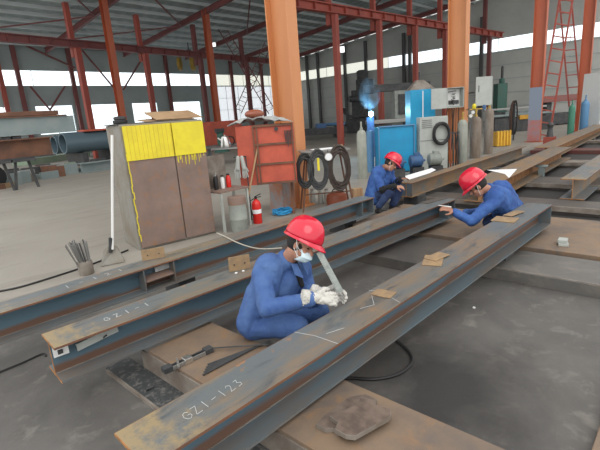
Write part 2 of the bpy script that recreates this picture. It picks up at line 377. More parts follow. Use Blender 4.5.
# crane rows
def crane_row(A, B, zc, xs, desc, colw, m, hb=.44):
    d = (B-A).normalized(); ang = math.atan2(d.y, d.x); L = (B-A).length
    t = thing('crane_beam', 'long dark red crane runway beam ' + desc, 'beam', (A.x, A.y, zc-hb), ang)
    MB().box((L/2, 0, hb-.03), (L, .4, .06)).build('top_flange', m, t)
    MB().box((L/2, 0, hb/2), (L, .04, hb-.06)).build('web', m, t)
    MB().box((L/2, 0, .02), (L, .36, .04)).build('bottom_flange', m, t)
    mb = MB(); k = .6
    while k < L: mb.box((k, 0, hb/2), (.05, .34, hb-.08)); k += 1.15
    mb.build('stiffener', m, t)
    for x, lb, mm in xs:
        f = (x-A.x)/(B.x-A.x); p = A.lerp(B, f); top = ROOF(p.y)-.35
        c = thing('crane_column', lb, 'column', (p.x, p.y, 0), ang)
        MB().box((0, 0, (zc-hb)/2), (colw, .3, zc-hb)).build('shaft', mm, c, bevel=.02)
        MB().box((0, .42, (zc-hb-.5+top)/2), (colw*.8, .3, top-zc+hb+.5)).build('upper_shaft', mm, c)
        MB().quadbox([(-colw/2-.25, -.25, zc-hb-.02), (colw/2+.25, -.25, zc-hb-.02), (colw/2+.25, .25, zc-hb-.02), (-colw/2-.25, .25, zc-hb-.02),
                      (-colw/2-.25, -.25, zc-hb-.01), (colw/2+.25, -.25, zc-hb-.01), (colw/2+.25, .25, zc-hb-.01), (-colw/2-.25, .25, zc-hb-.01)]).build('bracket', mm, c)
zr = 7.3
A, B = Vector((15.5, 15.5, 0)), Vector((40.5, 13.4, 0))
def xrow(px, py, A, B, z):
    # x where the vertical through a pixel meets the row line
    d = RM @ Vector((px-300, py-225, FPX)); n_ = (B-A); t = (A.x*d.y-A.y*d.x)/(n_.y*d.x-n_.x*d.y) if abs(n_.y*d.x-n_.x*d.y) > 1e-9 else 0
    return A.x + n_.x*t
crane_row(A, B, zr, [(xrow(337, 60, A, B, 0), 'slim red crane column with a small white lamp, right of the thick orange column', 'redpaint'),
                     (xrow(380, 60, A, B, 0), 'slim red crane column behind the blue welding flash', 'redpaint'),
                     (xrow(415.5, 60, A, B, 0), 'slim red crane column above the blue cabinet', 'redpaint'),
                     (xrow(445, 60, A, B, 0), 'slim red crane column just left of the column with the control box', 'redpaint'),
                     (xrow(489, 60, A, B, 0), 'slim dark red crane column right of the column with the control box', 'darkred')],
          'on the right half of the hall', .26, 'redpaint')
A, B = Vector((3.0, 27.6, 0)), Vector((32, 31.2, 0))
xl = lambda px: xrow(px, 70, A, B, 0)
crane_row(A, B, 7.2, [(xl(81), 'slim red crane column leftmost of the crossing row, left of the tall orange one', 'redpaint'),
                      (xl(147.5), 'slim red crane column behind the yellow painted cabinet top', 'redpaint'),
                      (xl(201.5), 'dark red crane column immediately left of the tall orange red column', 'darkred'),
                      (xl(247), 'dark red crane column left of the thick bright orange column', 'darkred')],
          'crossing the left half of the hall', .34, 'darkred')
# wall posts and braces on both walls
for i, px in enumerate((1, 19, 73, 168, 232, 262)):
    x = on_y(px, 80, WY-.3).x
    tag(MB().box((x, WY-.3, 4.3), (.3, .25, 8.6)).build('wall_post', 'darkred' if px > 5 else 'redpaint'), 'slim dark red post against the far left wall, %s from the left' % ORD[i], 'post', 'posts along the far left wall')
for i, px in enumerate((307, 318, 345, 366, 404, 410, 481)):
    y = on_x(px, 70, WX-.3).y
    tag(MB().box((WX-.3, y, 4.6), (.25, .3, 9.2)).build('wall_post', 'darkpost'), 'slim dark post against the right end wall, %s from the left' % ORD[i], 'post', 'posts along the right end wall')
for k, (pa, pb) in enumerate((((30, 86), (50, 110)), ((65, 86), (50, 110)), ((25, 45), (75, 68)), ((82, 50), (114, 88)), ((140, 62), (123, 90)))):
    a, b_ = on_y(*pa, WY-.45), on_y(*pb, WY-.45)
    tag(MB().bar(a, b_, .12, .12).build('wall_brace', 'darkred'), 'thin diagonal brace on the far left wall, ' + ('left arm of the lower V', 'right arm of the lower V', 'upper one above the V', 'one left of the tall orange column', 'one right of the tall orange column')[k], 'brace', 'braces on the far left wall')
# rafters
for i, x in enumerate((7.5, 14.0, 20.5, 27.0, 33.5, 40)):
    t = thing('roof_rafter', 'dark red rafter under the roof sheets, %s from the left' % ORD[i], 'rafter', (x, WY-.4, ROOF(WY-.4)-.78), 0, 'rafters under the roof')
    for dz, hw in ((.12, .2), (.46, .2)):
        MB().bar((0, 0, dz), (0, -34.5, dz+34.5*.085), hw, .04).build('flange', 'darkred', t)
    MB().bar((0, 0, .29), (0, -34.5, .29+34.5*.085), .03, .32).build('web', 'darkred', t)
for i, ((x0_, y0_), (x1_, y1_)) in enumerate((((7.5, 36), (14, 30)), ((14, 36), (20.5, 30)), ((14, 30), (7.5, 22)), ((20.5, 30), (14, 24)), ((20.5, 22), (27, 30)), ((27, 14), (33.5, 22)))):
    tag(MB().bar((x0_, y0_, ROOF(y0_)-.6), (x1_, y1_, ROOF(y1_)-.6), .08, .08).build('roof_brace', 'darkred'), 'thin diagonal brace between two roof rafters, %s from the left' % ORD[i], 'brace', 'braces under the roof')
# lattice ladders / braces
def lattice(name, a, b_, wd, n, m, label, cat, r=.03, r2=.02, dirn=None):
    a, b_ = Vector(a), Vector(b_); d = (b_-a).normalized(); s_ = Vector(dirn) if dirn else d.cross(Vector(RM.col[2])).normalized()
    mid = Vector((a.x, a.y, a.z)); t = thing(name, label, cat, mid)
    for q in (-1, 1): MB().bar(s_*q*wd/2, b_-a+s_*q*wd/2, r*2, r*2).build('rail', m, t)
    for k in range(n):
        p = (b_-a)*((k+.5)/n); MB().bar(p-s_*wd/2, p+s_*wd/2, r2*2, r2*2).build('rung', m, t)
    return t
lattice('lattice_brace', away(211, 10, 37), away(272, 112, 37), .62, 22, 'darkred', 'red ladder-like lattice brace slanting down left of the thick orange column', 'brace')
lattice('lattice_brace', away(268, 44, 38), away(238, 112, 38), .62, 16, 'darkred', 'dark lattice brace leaning the other way, crossing the long red one', 'brace')
lattice('steel_ladder', away(542, 141, 20), away(567, -6, 20), .6, 12, 'redpaint', 'rust red ladder leaning right between the two red orange columns', 'ladder', .035, .025)
lattice('steel_ladder', away(575, 106, 22), away(565, -6, 22), .6, 9, 'redpaint', 'upright red ladder section behind the green gas cylinder', 'ladder', .035, .025)
# hoist hook
q = away(192, 62, 40)
t = thing('hoist_hook', 'round yellow hoist hook block hanging near the roof', 'hook', q)
MB().lathe((0, .3, 0), [(.3, 0), (.75, .08), (.75, .4), (.3, .5)], 18, (1, -1, 0)).build('pulley', 'hook', t)
MB().lathe((-1.0, .9, -.1), [(.3, 0), (.6, .08), (.6, .35), (.3, .42)], 18, (1, -1, 0)).build('pulley', 'hook', t)
MB().box((0, .3, .85), (.3, .3, .5)).build('housing', 'dark', t)
MB().cyl((0, .3, 1.1), (0, .3, ROOF(q.y+.3)-q.z-.03), .05).build('cable', 'dark', t)
for (px, py, dp, lb) in ((213, 45, 33.5, 'small square white flood lamp on the tall orange red column'), (340, 50, 23.5, 'small white lamp on the slim red crane column right of centre')):
    q = away(px, py, dp); t = thing('flood_lamp', lb, 'lamp', q)
    MB().box((0, 0, 0), (.12, .5, .36), rz=.7).build('housing', 'dark', t)
    MB().box((-.09, -.09, 0), (.04, .44, .3), rz=.7).build('lamp_face', 'lampface', t)
    MB().bar((0, 0, 0), (.9, .8, .1), .06, .06).build('bracket', 'dark', t)

# ------------------------------------------------------------------ low platform plates
PL = .12
def plate(x0, x1, y0, y1, m, label, th=PL, name='platform_plate', z=0, sk=0, bev=.004):
    mb = MB().quadbox([(x0, y0, z), (x1, y0, z), (x1+sk, y1, z), (x0+sk, y1, z), (x0, y0, z+th), (x1, y0, z+th), (x1+sk, y1, z+th), (x0+sk, y1, z+th)])
    return tag(mb.build(name, m, bevel=bev), label, 'plate')
plate(1.085, 1.27, -.3, 3.14, 'plate_speck', 'dark speckled platform plate with a pale edge, between the two near beams', .025)
tag(MB().box((1.075, 1.4, .0135), (.016, 3.4, .027)).build('edge_strip', 'plate_grey'), 'thin pale strip along the left edge of the dark speckled plate', 'strip')
PB = .19
xb0, xb1 = at(146, 349, PB).x, at(340, 378, PB).x
plate(xb0, xb1, -.6, at(211, 321, PB).y, 'plate', 'brown rusty platform plate the near worker crouches on', PB, bev=.002)
tag(MB().box((xb0-.006, (2.95-.55)/2, .085), (.01, 3.4, .17)).build('edge_strip', 'plate_grey'), 'light grey side face strip of the brown rusty plate', 'strip')
plate(4.07, 5.03, 1.62, 3.3, 'plate_dark', 'dark grey platform plate between the two near beams, behind the near worker')
plate(4.33, 5.03, -2.2, 1.60, 'plate_mid', 'dark grey platform plate on the right side of the near beam')
tag(MB().box((4.345, -.3, PL+.004), (.016, 3.8, .006)).build('edge_strip', 'plate_grey'), 'pale strip painting the highlight along the plate edge right of the near beam', 'strip')  # pale strip stands in for the highlight on the plate's bevel
plate(5.12, 6.66, -2.2, 3.75, 'plate', 'broad brown platform plate under the far end of the near beam', .14)
for x_, lb in ((7.42, 'pale edge strip of the crosswise rail nearest the right worker'), (9.42, 'pale edge strip of the nearest crosswise rail by the stubby beam'), (12.67, 'pale edge strip of the second crosswise rail'), (18.87, 'pale edge strip of the farthest crosswise rail')):
    tag(MB().box((x_, .4, .09), (.03, 7.6, .08)).build('edge_strip', 'plate_grey'), lb, 'strip')  # pale strip along the near side of these rails
plate(7.45, 8.0, -3.5, 4.3, 'plate_dark', 'dark crosswise platform rail right behind the right worker')
plate(9.45, 10.35, -3.5, 4.6, 'plate_dark', 'dark crosswise platform rail nearest behind the stubby beam at the right')
plate(12.7, 13.4, -3.5, 4.6, 'plate_grey', 'second crosswise platform rail beyond the stubby beam at the right', .11)
plate(15.8, 16.5, -3.5, 4.2, 'redbeam', 'dark red crosswise rail beyond the long beam with the paper', .11)
plate(18.9, 19.4, -3.5, 4.2, 'plate_grey', 'farthest crosswise platform rail near the ladder', .12)
plate(2.02, 3.4, -.9, .24, 'plate', 'brown plate cut by the bottom right corner of the photo', .05)

# ------------------------------------------------------------------ H beams
BH = .25
def hbeam(A, B, width, ztop, label, h=BH, mt='flange', ml='lowflange', mw='web', name='steel_h_beam', tf=.014, stiff=(), ends=True):
    A, B = Vector(A), Vector(B); d = B-A; L = math.hypot(d.x, d.y); ang = math.atan2(d.y, d.x)
    t = thing(name, label, 'beam', (A.x, A.y, ztop-h), ang)
    MB().box((L/2, 0, h-tf/2), (L, width, tf)).build('top_flange', mt, t)
    MB().box((L/2, 0, h/2), (L, .012, h-2*tf)).build('web', mw, t)
    MB().box((L/2, 0, tf/2), (L, width, tf)).build('bottom_flange', ml, t)
    for s_ in (-1, 1): MB().bar((0, s_*.008, tf+.001), (L, s_*.008, tf+.001), .009, .009).build('weld_highlight', 'plate_grey', t)  # weld bead coloured pale to paint the highlight along the fillet
    if ends:
        e = MB(); e.box((-.002, 0, h-tf/2), (.004, width, tf)); e.box((-.002, 0, tf/2), (.004, width, tf)); e.box((-.002, 0, h/2), (.004, .012, h-2*tf)); e.build('cut_end', 'cut', t)
        for s_ in (-1, 1): MB().box((L/2, s_*(width/2+.001), h-tf/2), (L, .002, tf)).build('rusty_edge', 'rustbeam', t)
    for x, sides in stiff:
        x = x if x >= 0 else L+x
        for s_ in sides: MB().box((x, s_*(width/4-.001), h/2), (.012, width/2-.008, h-2*tf)).build('stiffener', 'lowflange', t)
    return t
def strokes(polys, parent, z, r=.0028):
    mb = MB()
    for p in polys:
        q = [Vector((a, b, z)) for a, b in p]
        for i in range(len(q)-1):
            d = (q[i+1]-q[i]); n_ = Vector((-d.y, d.x, 0)).normalized()*r
            e = d.normalized()*r*.5
            mb.prism([q[i]-n_-e, q[i+1]-n_+e, q[i+1]+n_+e, q[i]+n_-e], (0, 0, .0012))
    return mb.build('chalk_writing', 'chalk', parent)
ZT = .47
def edge_line(L0, L1, z, wd):                   # centre line of a beam from its left top edge
    a, b_ = at(*L0, z), at(*L1, z); d = (b_-a).normalized(); n_ = Vector((d.y, -d.x, 0))*wd/2; return a+n_, b_+n_
# near beam
B1 = hbeam(*edge_line((115, 433), (526.5, 202.5), ZT, .30), .30, ZT, 'nearest H-shaped steel beam with the chalk mark GZ1-123 on top', stiff=((-.02, (-1, 1)),))
GL = {'G': [[(.9, .8), (.6, 1), (.25, .9), (0, .5), (.2, .1), (.6, 0), (.95, .25), (.95, .5), (.55, .5)]],
      'Z': [[(0, 1), (.8, 1), (0, 0), (.9, 0)]], '1': [[(.45, 1), (.35, 0)]], '-': [[(.1, .5), (.8, .55)]],
      '2': [[(0, .8), (.3, 1), (.7, .85), (.6, .55), (0, 0), (.85, .05)]],
      '3': [[(.1, .95), (.7, 1), (.35, .6), (.75, .4), (.6, .08), (0, .05)]]}
def write(txt, x, y, size, parent, z, adv=.85, ang=0, r=.0028):
    ps = []; ca, sa = math.cos(ang), math.sin(ang)
    for i, ch in enumerate(txt):
        for g in GL[ch]: ps.append([(x + (i*adv*size+u*size*.62)*ca - v*size*sa, y + (i*adv*size+u*size*.62)*sa + v*size*ca) for u, v in g])
    return strokes(ps, parent, z, r)
write('GZ1-123', .25, -.035, .058, B1, BH+.001, .88, .05, .0012)
strokes([[(1.62, .02), (1.72, -.02), (1.80, .05), (1.86, .10), (1.92, .09)], [(1.85, -.14), (1.9, -.02), (1.93, .10), (1.9, .15)], [(1.12, .15), (1.16, .02), (1.17, -.15)], [(1.22, -.02), (1.34, -.06)]], B1, BH+.001, .0015)
# second beam
B2 = hbeam(*edge_line((42, 334), (437, 197.5), ZT, .29), .29, ZT, 'second H-shaped steel beam, running behind the near worker', stiff=((2.14, (-1,)), (-.2, (-1,)), (-.02, (-1, 1))))
write('GZ1-1', .36, -.02, .06, B2, BH+.001, 1.25, .03, .0024)
MB().box((.05, -.04, .175), (.09, .012, .07), rz=-.05).build('label_tag', 'white', B2)
MB().box((.045, -.048, .17), (.03, .006, .03)).build('tag_mark', 'dark', B2)
MB().bar((.14, -.06, .16), (.42, -.04, .18), .01, .05).build('pale_smear', 'palegrey', B2)
MB().cyl((.3, -.02, .13), (.33, -.075, .175), .006).build('bolt', 'dark', B2)
# third beam
b3s = edge_line((-40, 314), (360, 196), ZT, .27)[0].x
s3a, s3b = at(148, 272, ZT-.02).x-b3s, at(180, 263, ZT-.02).x-b3s
B3 = hbeam(*edge_line((-40, 314), (360, 196), ZT, .27), .27, ZT, 'third H-shaped steel beam, in front of the yellow-topped cabinet', stiff=((s3a, (-1,)), (s3b, (-1,)), (-.30, (-1,)), (-.02, (-1, 1))))
write('1-121', .72, -.02, .07, B3, BH+.001, 1.7, .03, .0024)
MB().box(((s3a+s3b)/2, -.073, .12), (s3b-s3a-.02, .12, .01), rx=.25).build('rusty_shelf_plate', 'rustdoor', B3)
MB().box(((s3a+s3b)/2+.08, -.03, .17), (.16, .008, .05)).build('white_mark', 'chalk', B3)
# far beams
h4 = .26
a4, b4 = at(408, 184, .45), at(520, 152, .45)
a4 = Vector((6.95, 3.86, 0)); b4 = Vector((13.6, 3.84, 0))
B4 = hbeam(a4, b4, .24, .46, 'rusty brown beam with a folded white paper on its near end', h4, 'flange_rust', mw='flange_rust', ml='flange_rust', stiff=((.01, (-1, 1)),))
B5 = hbeam((7.35, 2.72, 0), (13.7, 2.86, 0), .50, .42, 'long rusty orange beam carrying a white paper behind the right worker', .3, 'flange_rust', mw='cut', ml='flange_rust')
B6 = hbeam((8.15, 1.50, 0), (14.5, 1.50, 0), .36, .44, 'stubby beam end pointing left at the right edge of the photo', .34, 'flange', mw='flange_rust', ml='lowflange')
B7 = hbeam((13.6, 3.25, 0), (24.0, 3.5, 0), .55, .42, 'farthest long beam running to the green and blue gas cylinders', .3, 'flange_rust', mw='cut', ml='flange_rust')
# low dark supports under beams
def block(p0, p1, z0, z1, m, label, name='support_block'):
    return tag(MB().box(((p0[0]+p1[0])/2, (p0[1]+p1[1])/2, (z0+z1)/2), (p1[0]-p0[0], p1[1]-p0[1], z1-z0)).build(name, m, bevel=.004), label, 'support')
block((1.25, 2.9), (1.6, 3.0), .19, .219, 'dark', 'dark block under the near end of the second beam')
block((5.0, 3.8), (5.3, 4.1), 0, .219, 'dark', 'dark block under the far end of the third beam')
block((2.2, 3.85), (2.4, 4.15), 0, .219, 'dark', 'dark block under the third beam near its stiffeners')
block((1.45, 1.48), (1.75, 1.62), .19, .219, 'dark', 'thin dark packer under the near end of the nearest beam')
block((4.6, 1.4), (4.9, 1.55), .12, .219, 'dark', 'dark block under the middle of the nearest beam')
block((5.6, 1.38), (5.8, 1.52), .14, .219, 'dark', 'dark block under the far end of the nearest beam')
block((5.3, 2.65), (5.5, 2.85), .14, .219, 'dark', 'dark block under the far end of the second beam')
block((7.1, 3.7), (7.4, 4.0), 0, .2, 'dark', 'dark block under the beam with folded paper')
block((10.8, 3.5), (11.1, 4.0), 0, .2, 'dark', 'dark block under the far half of the beam with folded paper')
block((8.1, 2.5), (8.35, 3.0), 0, .12, 'dark', 'dark block under the long rusty orange beam')
block((20, 3.1), (20.4, 3.8), 0, .12, 'dark', 'dark block under the farthest long beam')
p = at(541, 180)
t = thing('rail_spacer', 'small grey H-shaped spacer block standing right of the long orange beam', 'block', (p.x, p.y, 0), .1)
MB().box((0, 0, .31), (.26, .22, .02)).build('top_flange', 'girder', t); MB().box((0, 0, .01), (.26, .22, .02)).build('bottom_flange', 'girder', t); MB().box((0, 0, .16), (.24, .1, .29)).build('web', 'girder', t)

# small plates lying on the beams
def slab(px, py, z, sx, sy, th, rz, m, label, name='small_plate', cat='plate', rx=0, ry=0):
    p = at(px, py, z+.0005+th); return tag(MB().box((p.x, p.y, z+.001+th/2), (sx, sy, th), rz, ry, rx).build(name, m, bevel=.002), label, cat)
slab(383.5, 293, ZT, .115, .15, .008, .1, 'small_rust', 'small square rusty plate on the near beam beside the gloved hand')
slab(433, 260, ZT, .26, .16, .008, .35, 'small_rust', 'lower of two skewed plates stacked on the near beam', )
slab(437, 256, ZT+.009, .22, .12, .008, -.15, 'small_rust', 'upper of two skewed plates stacked on the near beam')
slab(505, 219, ZT, .22, .24, .01, .05, 'small_rust', 'larger rusty plate on the far end of the near beam')
slab(514, 213, ZT+.011, .3, .1, .008, -.2, 'small_rust', 'thin rusty plate lying over another at the far end of the near beam')
slab(434, 200, ZT, .45, .12, .01, -.2, 'plate_dark', 'dark flat plate on the far end of the second beam')
def stand_plate(px, py, z, wd, hg, rz, label, th=.01):
    p = at(px, py, z); t = thing('gusset_plate', label, 'plate', (p.x, p.y, z+.001), rz)
    MB().box((0, 0, hg/2), (wd, th, hg)).build('plate', 'small_rust', t)
    mb = MB()
    for s_ in (-.25, .25): mb.cyl((s_*wd, -th/2-.004, hg*.45), (s_*wd, th/2+.002, hg*.45), .007)
    mb.build('bolt_holes', 'dark', t)
    return t
stand_plate(154, 259, ZT, .22, .11, -.45, 'tan square gusset plate standing on the third beam below the cabinet')
stand_plate(240, 270, ZT, .19, .13, -.45, 'tan square gusset plate standing on the second beam left of the near worker')
for px, py, lb in ((236, 272, 'small white cutting crumb left of its twin'), (243, 270, 'small white crumb right of its twin')):
    p = at(px, py, ZT); tag(MB().ell((p.x-.03, p.y-.04, ZT+.008), (.014, .011, .009), seg=8, st=5).build('slag_crumb', 'white'), lb + ' by the gusset plate on the second beam', 'crumb')
# stacked cut plates on the brown plate (bottom)
def notched(px, z, m, label, th=.026):
    pts = [at(x, y, z+th) for x, y in px]
    c = sum((Vector((p.x, p.y, 0)) for p in pts), Vector())/len(pts); t = thing('notched_plate', label, 'plate', (c.x, c.y, z))
    q = [Vector((p.x-c.x, p.y-c.y, .001)) for p in pts]
    MB().prism(q, (0, 0, th-.001)).build('body', 'plate_grey', t); MB().prism([Vector((v.x*.975, v.y*.975, th)) for v in q], (0, 0, .001)).build('oily_top', m, t)
    return t
M['cutplate'] = mat('oiled_cut_plate', (.115, .085, .07), .5, .2, (.2, .15, .12), 14, lo=.4, hi=.65)
notched([(316, 424), (323, 416), (350, 396), (366, 394), (377, 399), (374, 408), (352, 428), (338, 432), (333, 428), (325, 429)], PB, M['cutplate'], 'lower notched plate lying turned under another at the bottom')
notched([(330, 416), (356, 405), (361, 397), (372, 400), (376, 405), (391, 409), (391, 416), (355, 436), (346, 435), (335, 429), (338, 422)], PB+.028, M['cutplate'], 'upper notched steel plate on the stack at the bottom')
# clamp tool
p = at(190, 361, PB)
t = thing('bar_clamp', 'black steel clamp tool lying on the brown plate near the grey strip', 'clamp', (p.x, p.y, PB), -.02)
d = at(213, 350, PB)-at(166, 372, PB); t.rotation_euler = (0, 0, math.atan2(d.y, d.x)); L = d.length
MB().box((0, .018, .014), (L, .012, .024)).build('bar', 'dark', t); MB().box((.02, -.016, .014), (L*.9, .012, .024)).build('bar', 'steel', t)
for s_, m in ((-.46, 'dark'), (-.05, 'chrome'), (.4, 'dark')):
    MB().box((s_*L, 0, .02), (.06, .06, .038)).build('jaw', m, t, bevel=.004)
MB().cyl((-.3*L, -.05, .02), (-.18*L, .05, .03), .008).build('screw', 'chrome', t)
# rods
for k in range(5):
    p0, p1 = at(203+k*1.2, 376-k*2.6, PB), at(258+k*3, 347-k*1.1, PB)
    p0.z = p1.z = PB+.008
    tag(MB().cyl(p0, p1, .0065, seg=8).build('steel_rod', 'dark'), 'thin dark rod in the bundle beside the near worker, %s from its lower side' % ORD[k], 'rod', 'rods on the brown plate')
p0, p1 = at(205, 349, PB+.02), at(268, 345, PB+.02); p0.z = p1.z = PB+.024
tag(MB().cyl(p0, p1, .005, seg=8).build('steel_rod', 'dark'), 'single thin rod lying across above the rod bundle', 'rod')
p = at(146, 391, .025); tag(MB().cyl((p.x, p.y, .037), (p.x+.05, p.y-.01, .037), .011).build('bolt', 'dark'), 'small dark bolt on the speckled plate', 'bolt')
slab(474, 0+307, 0, .02, .02, .012, 0, 'white', 'tiny white scrap on the dark floor at the right', 'floor_scrap', 'scrap')
slab(563, 242, .142, .16, .1, .03, .3, 'palegrey', 'small grey block on the broad brown plate at the right', 'small_block', 'block')
slab(563, 239, .174, .13, .09, .03, .1, 'palegrey', 'small grey block resting on another one on the brown plate', 'small_block', 'block')
# cables
def cable(pts, r, m, label, name='cable', n=8, cat='cable'):
    P_ = [Vector(p) for p in pts]; out = []
    for i in range(len(P_)-1):
        a, b_, c, d = P_[max(i-1, 0)], P_[i], P_[i+1], P_[min(i+2, len(P_)-1)]
        for k in range(n):
            t = k/n; out.append(.5*((2*b_)+(-a+c)*t+(2*a-5*b_+4*c-d)*t*t+(-a+3*b_-3*c+d)*t**3))
    out.append(P_[-1]); return tag(MB().tube(out, r, 8).build(name, m, smooth=True), label, cat)
cable([at(*q, .012) for q in ((330, 379), (350, 378), (375, 379), (398, 374), (411, 364), (411, 355), (403, 346), (392, 338), (372, 332))], .011, 'black', 'black cable looping on the dark floor beside the near beam')
cable([at(*q, .008) for q in ((-40, 390), (0, 372), (22, 363), (42, 354), (46, 356))], .008, 'black', 'dark rod-like cable on the floor at the left edge')
cable([at(*q, .012) for q in ((-10, 293), (20, 287), (50, 278), (75, 270), (95, 263), (118, 254), (128, 250))], .012, 'black', 'thin dark cable along the floor behind the third beam')
hz = [(217, 233, .485), (226, 237, .485), (236, 242, .48), (250, 247, .42), (264, 249, .38), (282, 248, .38)]
cable([at(*q) for q in hz], .007, 'hose', 'thin pale hose draped over the third beam', 'hose')

# ------------------------------------------------------------------ yellow-topped cabinet
fl, fr, bl = at(140.5, 251), at(216, 233), at(129, 247)
d = (fr-fl); ang = math.atan2(d.y, d.x); W = d.length; D = .70; Hc = 1.82
t = thing('steel_cabinet', 'tall rusty two-door cabinet with bright yellow painted top', 'cabinet', (fl.x, fl.y, 0), ang)
MB().box((W/2, D/2+.02, Hc/2), (W, D, Hc)).build('body', 'sheet_side', t, bevel=.01)
for k in range(2):
    x0, x1 = (.03, W*.575) if k == 0 else (W*.59, W-.01)
    dr = MB().box(((x0+x1)/2, 0, .70), (x1-x0, .03, 1.33)).build('door', 'rustdoor', t, bevel=.004)
    pn = MB().box(((x0+x1)/2, -.008, 1.555), (x1-x0, .045, .48)).build('yellow_panel', 'yellow', t)
mb = MB()
for k in range(22):
    x = random.uniform(W*.6, W-.04); L = random.uniform(.04, .17); mb.box((x, -.017, 1.315-L/2), (.008, .004, L))
for k in range(14): mb.box((.02+random.uniform(0, .02), -.017, 1.36-k*.09), (.014, .004, .1))
mb.build('yellow_drips', 'yellow', t)
mb = MB()
for k in range(1, 12): mb.box((W*.05*k+.02, -.031, 1.555), (.003, .003, .47))
mb.build('panel_ribs', 'ochre', t)
MB().box((W/2-.05, D/2, Hc+.008), (W*.98, D*.9, .012)).build('top_sheet', 'dark', t)
q = t.matrix_world if False else Matrix.Translation((fl.x, fl.y, 0)) @ Matrix.Rotation(ang, 4, 'Z')
mb = MB(); zt = Hc+.016
for k, (x0, x1, dz, rx) in enumerate(((.42, 1.18, .0, .10), (.55, 1.32, .06, .30))):
    c = q @ Vector(((x0+x1)/2, D/2, zt+.02+dz)); mb.box(c, (x1-x0, .42, .01), ang+.1*k, 0, rx)
tag(mb.build('cardboard_sheet', 'card'), 'folded brown cardboard lying on top of the yellow-topped cabinet', 'cardboard')
c = q @ Vector((.02, .2, zt)); t2 = thing('tape_roll', 'black roll of tape on the left corner of the cabinet top', 'tape', (c.x+.06, c.y, zt))
MB().lathe((0, 0, 0), [(.09, 0), (.1, .01), (.1, .04), (.09, .05)], 18).build('roll', 'black', t2); MB().lathe((.01, .02, .051), [(.07, 0), (.085, .01), (.085, .04), (.05, .05)], 18).build('upper_roll', 'dark', t2)
# white pole with shovel
p = at(113, 264)
t = thing('shovel', 'long white-handled shovel leaning left of the yellow-topped cabinet', 'shovel', (p.x, p.y, 0))
tp = on_y(112, 135, p.y) - Vector((p.x, p.y, 0)); MB().cyl((0.03, .0, .2), tp, .017).build('handle', 'white', t, smooth=True)
MB().prism([(-.16, .02, .01), (.13, -.08, .01), (.11, .04, .2), (.04, .06, .27), (-.06, .07, .2)], (.02, .03, .004)).build('blade', 'sheet_side', t)
MB().cyl((.01, .03, .16), (.03, .0, .36), .024).build('socket', 'dark', t)
# electrode bucket
p = at(87, 274)
t = thing('rod_holder', 'small rusty can full of upright welding rods on the floor at left', 'holder', (p.x, p.y, 0))
MB().lathe((0, 0, 0), [(.085, 0), (.09, .02), (.09, .17)], 18).build('can', 'plate_grey', t, smooth=True)
for k in range(46):
    a = random.uniform(0, 6.28); r = math.sqrt(random.random()); rx, ry = .075*r*math.cos(a), .075*r*math.sin(a)
    o = MB().cyl((rx, ry, .05), (rx*1.9-.05, ry*1.9+.05, random.uniform(.40, .44)), .005, seg=6).build('welding_rod', 'steel' if k % 3 else 'dark', t)
# small pot clutter at cabinet foot -------------------------------------------------
def cyl_bottle(name, label, cat, loc, r, h, m, cap='black', neck=.35, group=None, s=1):
    t = thing(name, label, cat, loc, 0, group)
    MB().lathe((0, 0, 0), [(r*.9, 0), (r, .02*s), (r, h*.72), (r*neck, h*.86), (r*neck, h*.9)], 18).build('body', m, t, smooth=True)
    MB().lathe((0, 0, h*.9), [(r*neck*1.15, 0), (r*neck*1.15, h*.1)], 14).build('cap', cap, t, smooth=True)
    return t
# flask shelf on top of crates
sh = at(228, 229)
t = thing('low_shelf', 'low rusty shelf standing over the grey drum', 'shelf', (sh.x+.05, sh.y-.08, 0))
MB().box((.05, .12, .66), (.62, .42, .025)).build('board', 'rustdoor', t)
for sx in (-.22, .33):
    for sy in (-.06, .3): MB().box((sx, sy, .325), (.035, .035, .65)).build('leg', 'palegrey', t)
MB().box((-.02, .34, .95), (.5, .015, .55)).build('back_panel', 'plate_grey', t)
zs = .6735
for px, r, h, m, cp, lb in ((216, .035, .25, 'black', 'chrome', 'black vacuum flask leftmost of the bottles on the low shelf'),
                            (218.6, .03, .27, 'black', 'chrome', 'dark flask with chrome neck second from left on the low shelf'),
                            (223, .035, .22, 'white', 'black', 'white flask with black cap on the low shelf'),
                            (229, .042, .23, 'brightred', 'black', 'red vacuum flask with black lid on the low shelf')):
    d = on_y(px, 186, sh.y+.12); cyl_bottle('flask', lb, 'flask', (d.x, sh.y+.12+(.05 if px == 218.6 else 0), zs), r, h, m, cp, .6)
p = at(232, 230)
t = thing('grey_drum', 'grey metal drum with a rusty lid under the low shelf', 'drum', (p.x+.04, p.y-.16, 0))
MB().lathe((0, 0, 0), [(.14, 0), (.145, .01), (.145, .2), (.15, .21), (.145, .22), (.145, .45)], 24).build('body', 'greypaint', t, smooth=True)
MB().lathe((0, 0, .45), [(.148, 0), (.148, .12), (.13, .125)], 24).build('lid', 'rustdoor', t, smooth=True)
# gloves hanging
p = on_y(241, 160, sh.y+.10)
t = thing('work_gloves', 'pair of pale grey gloves hanging right of the flasks', 'gloves', (p.x-.02, sh.y+.1, .70), -.7); t.scale = (1.1, 1.1, 1.15)
for s_ in (-1, 1):
    g = MB(); g.cap((s_*.03, 0, .38), .03, (s_*.05, -.01, .22), .038, 10)
    for q_ in range(4): g.cap((s_*.05+(q_-1.5)*.018, -.01, .2), .011, (s_*.06+(q_-1.5)*.026, -.012, .07+.01*abs(q_-1)), .009, 8)
    g.cap((s_*.07, -.01, .25), .011, (s_*.11, -.012, .17), .009, 8); g.build('glove', 'palegrey', t, smooth=True)
MB().box((0, .02, .39), (.2, .012, .015)).build('hanger', 'dark', t)
MB().box((.09, .04, -.1), (.02, .02, 1.0)).build('hanger_post', 'dark', t)
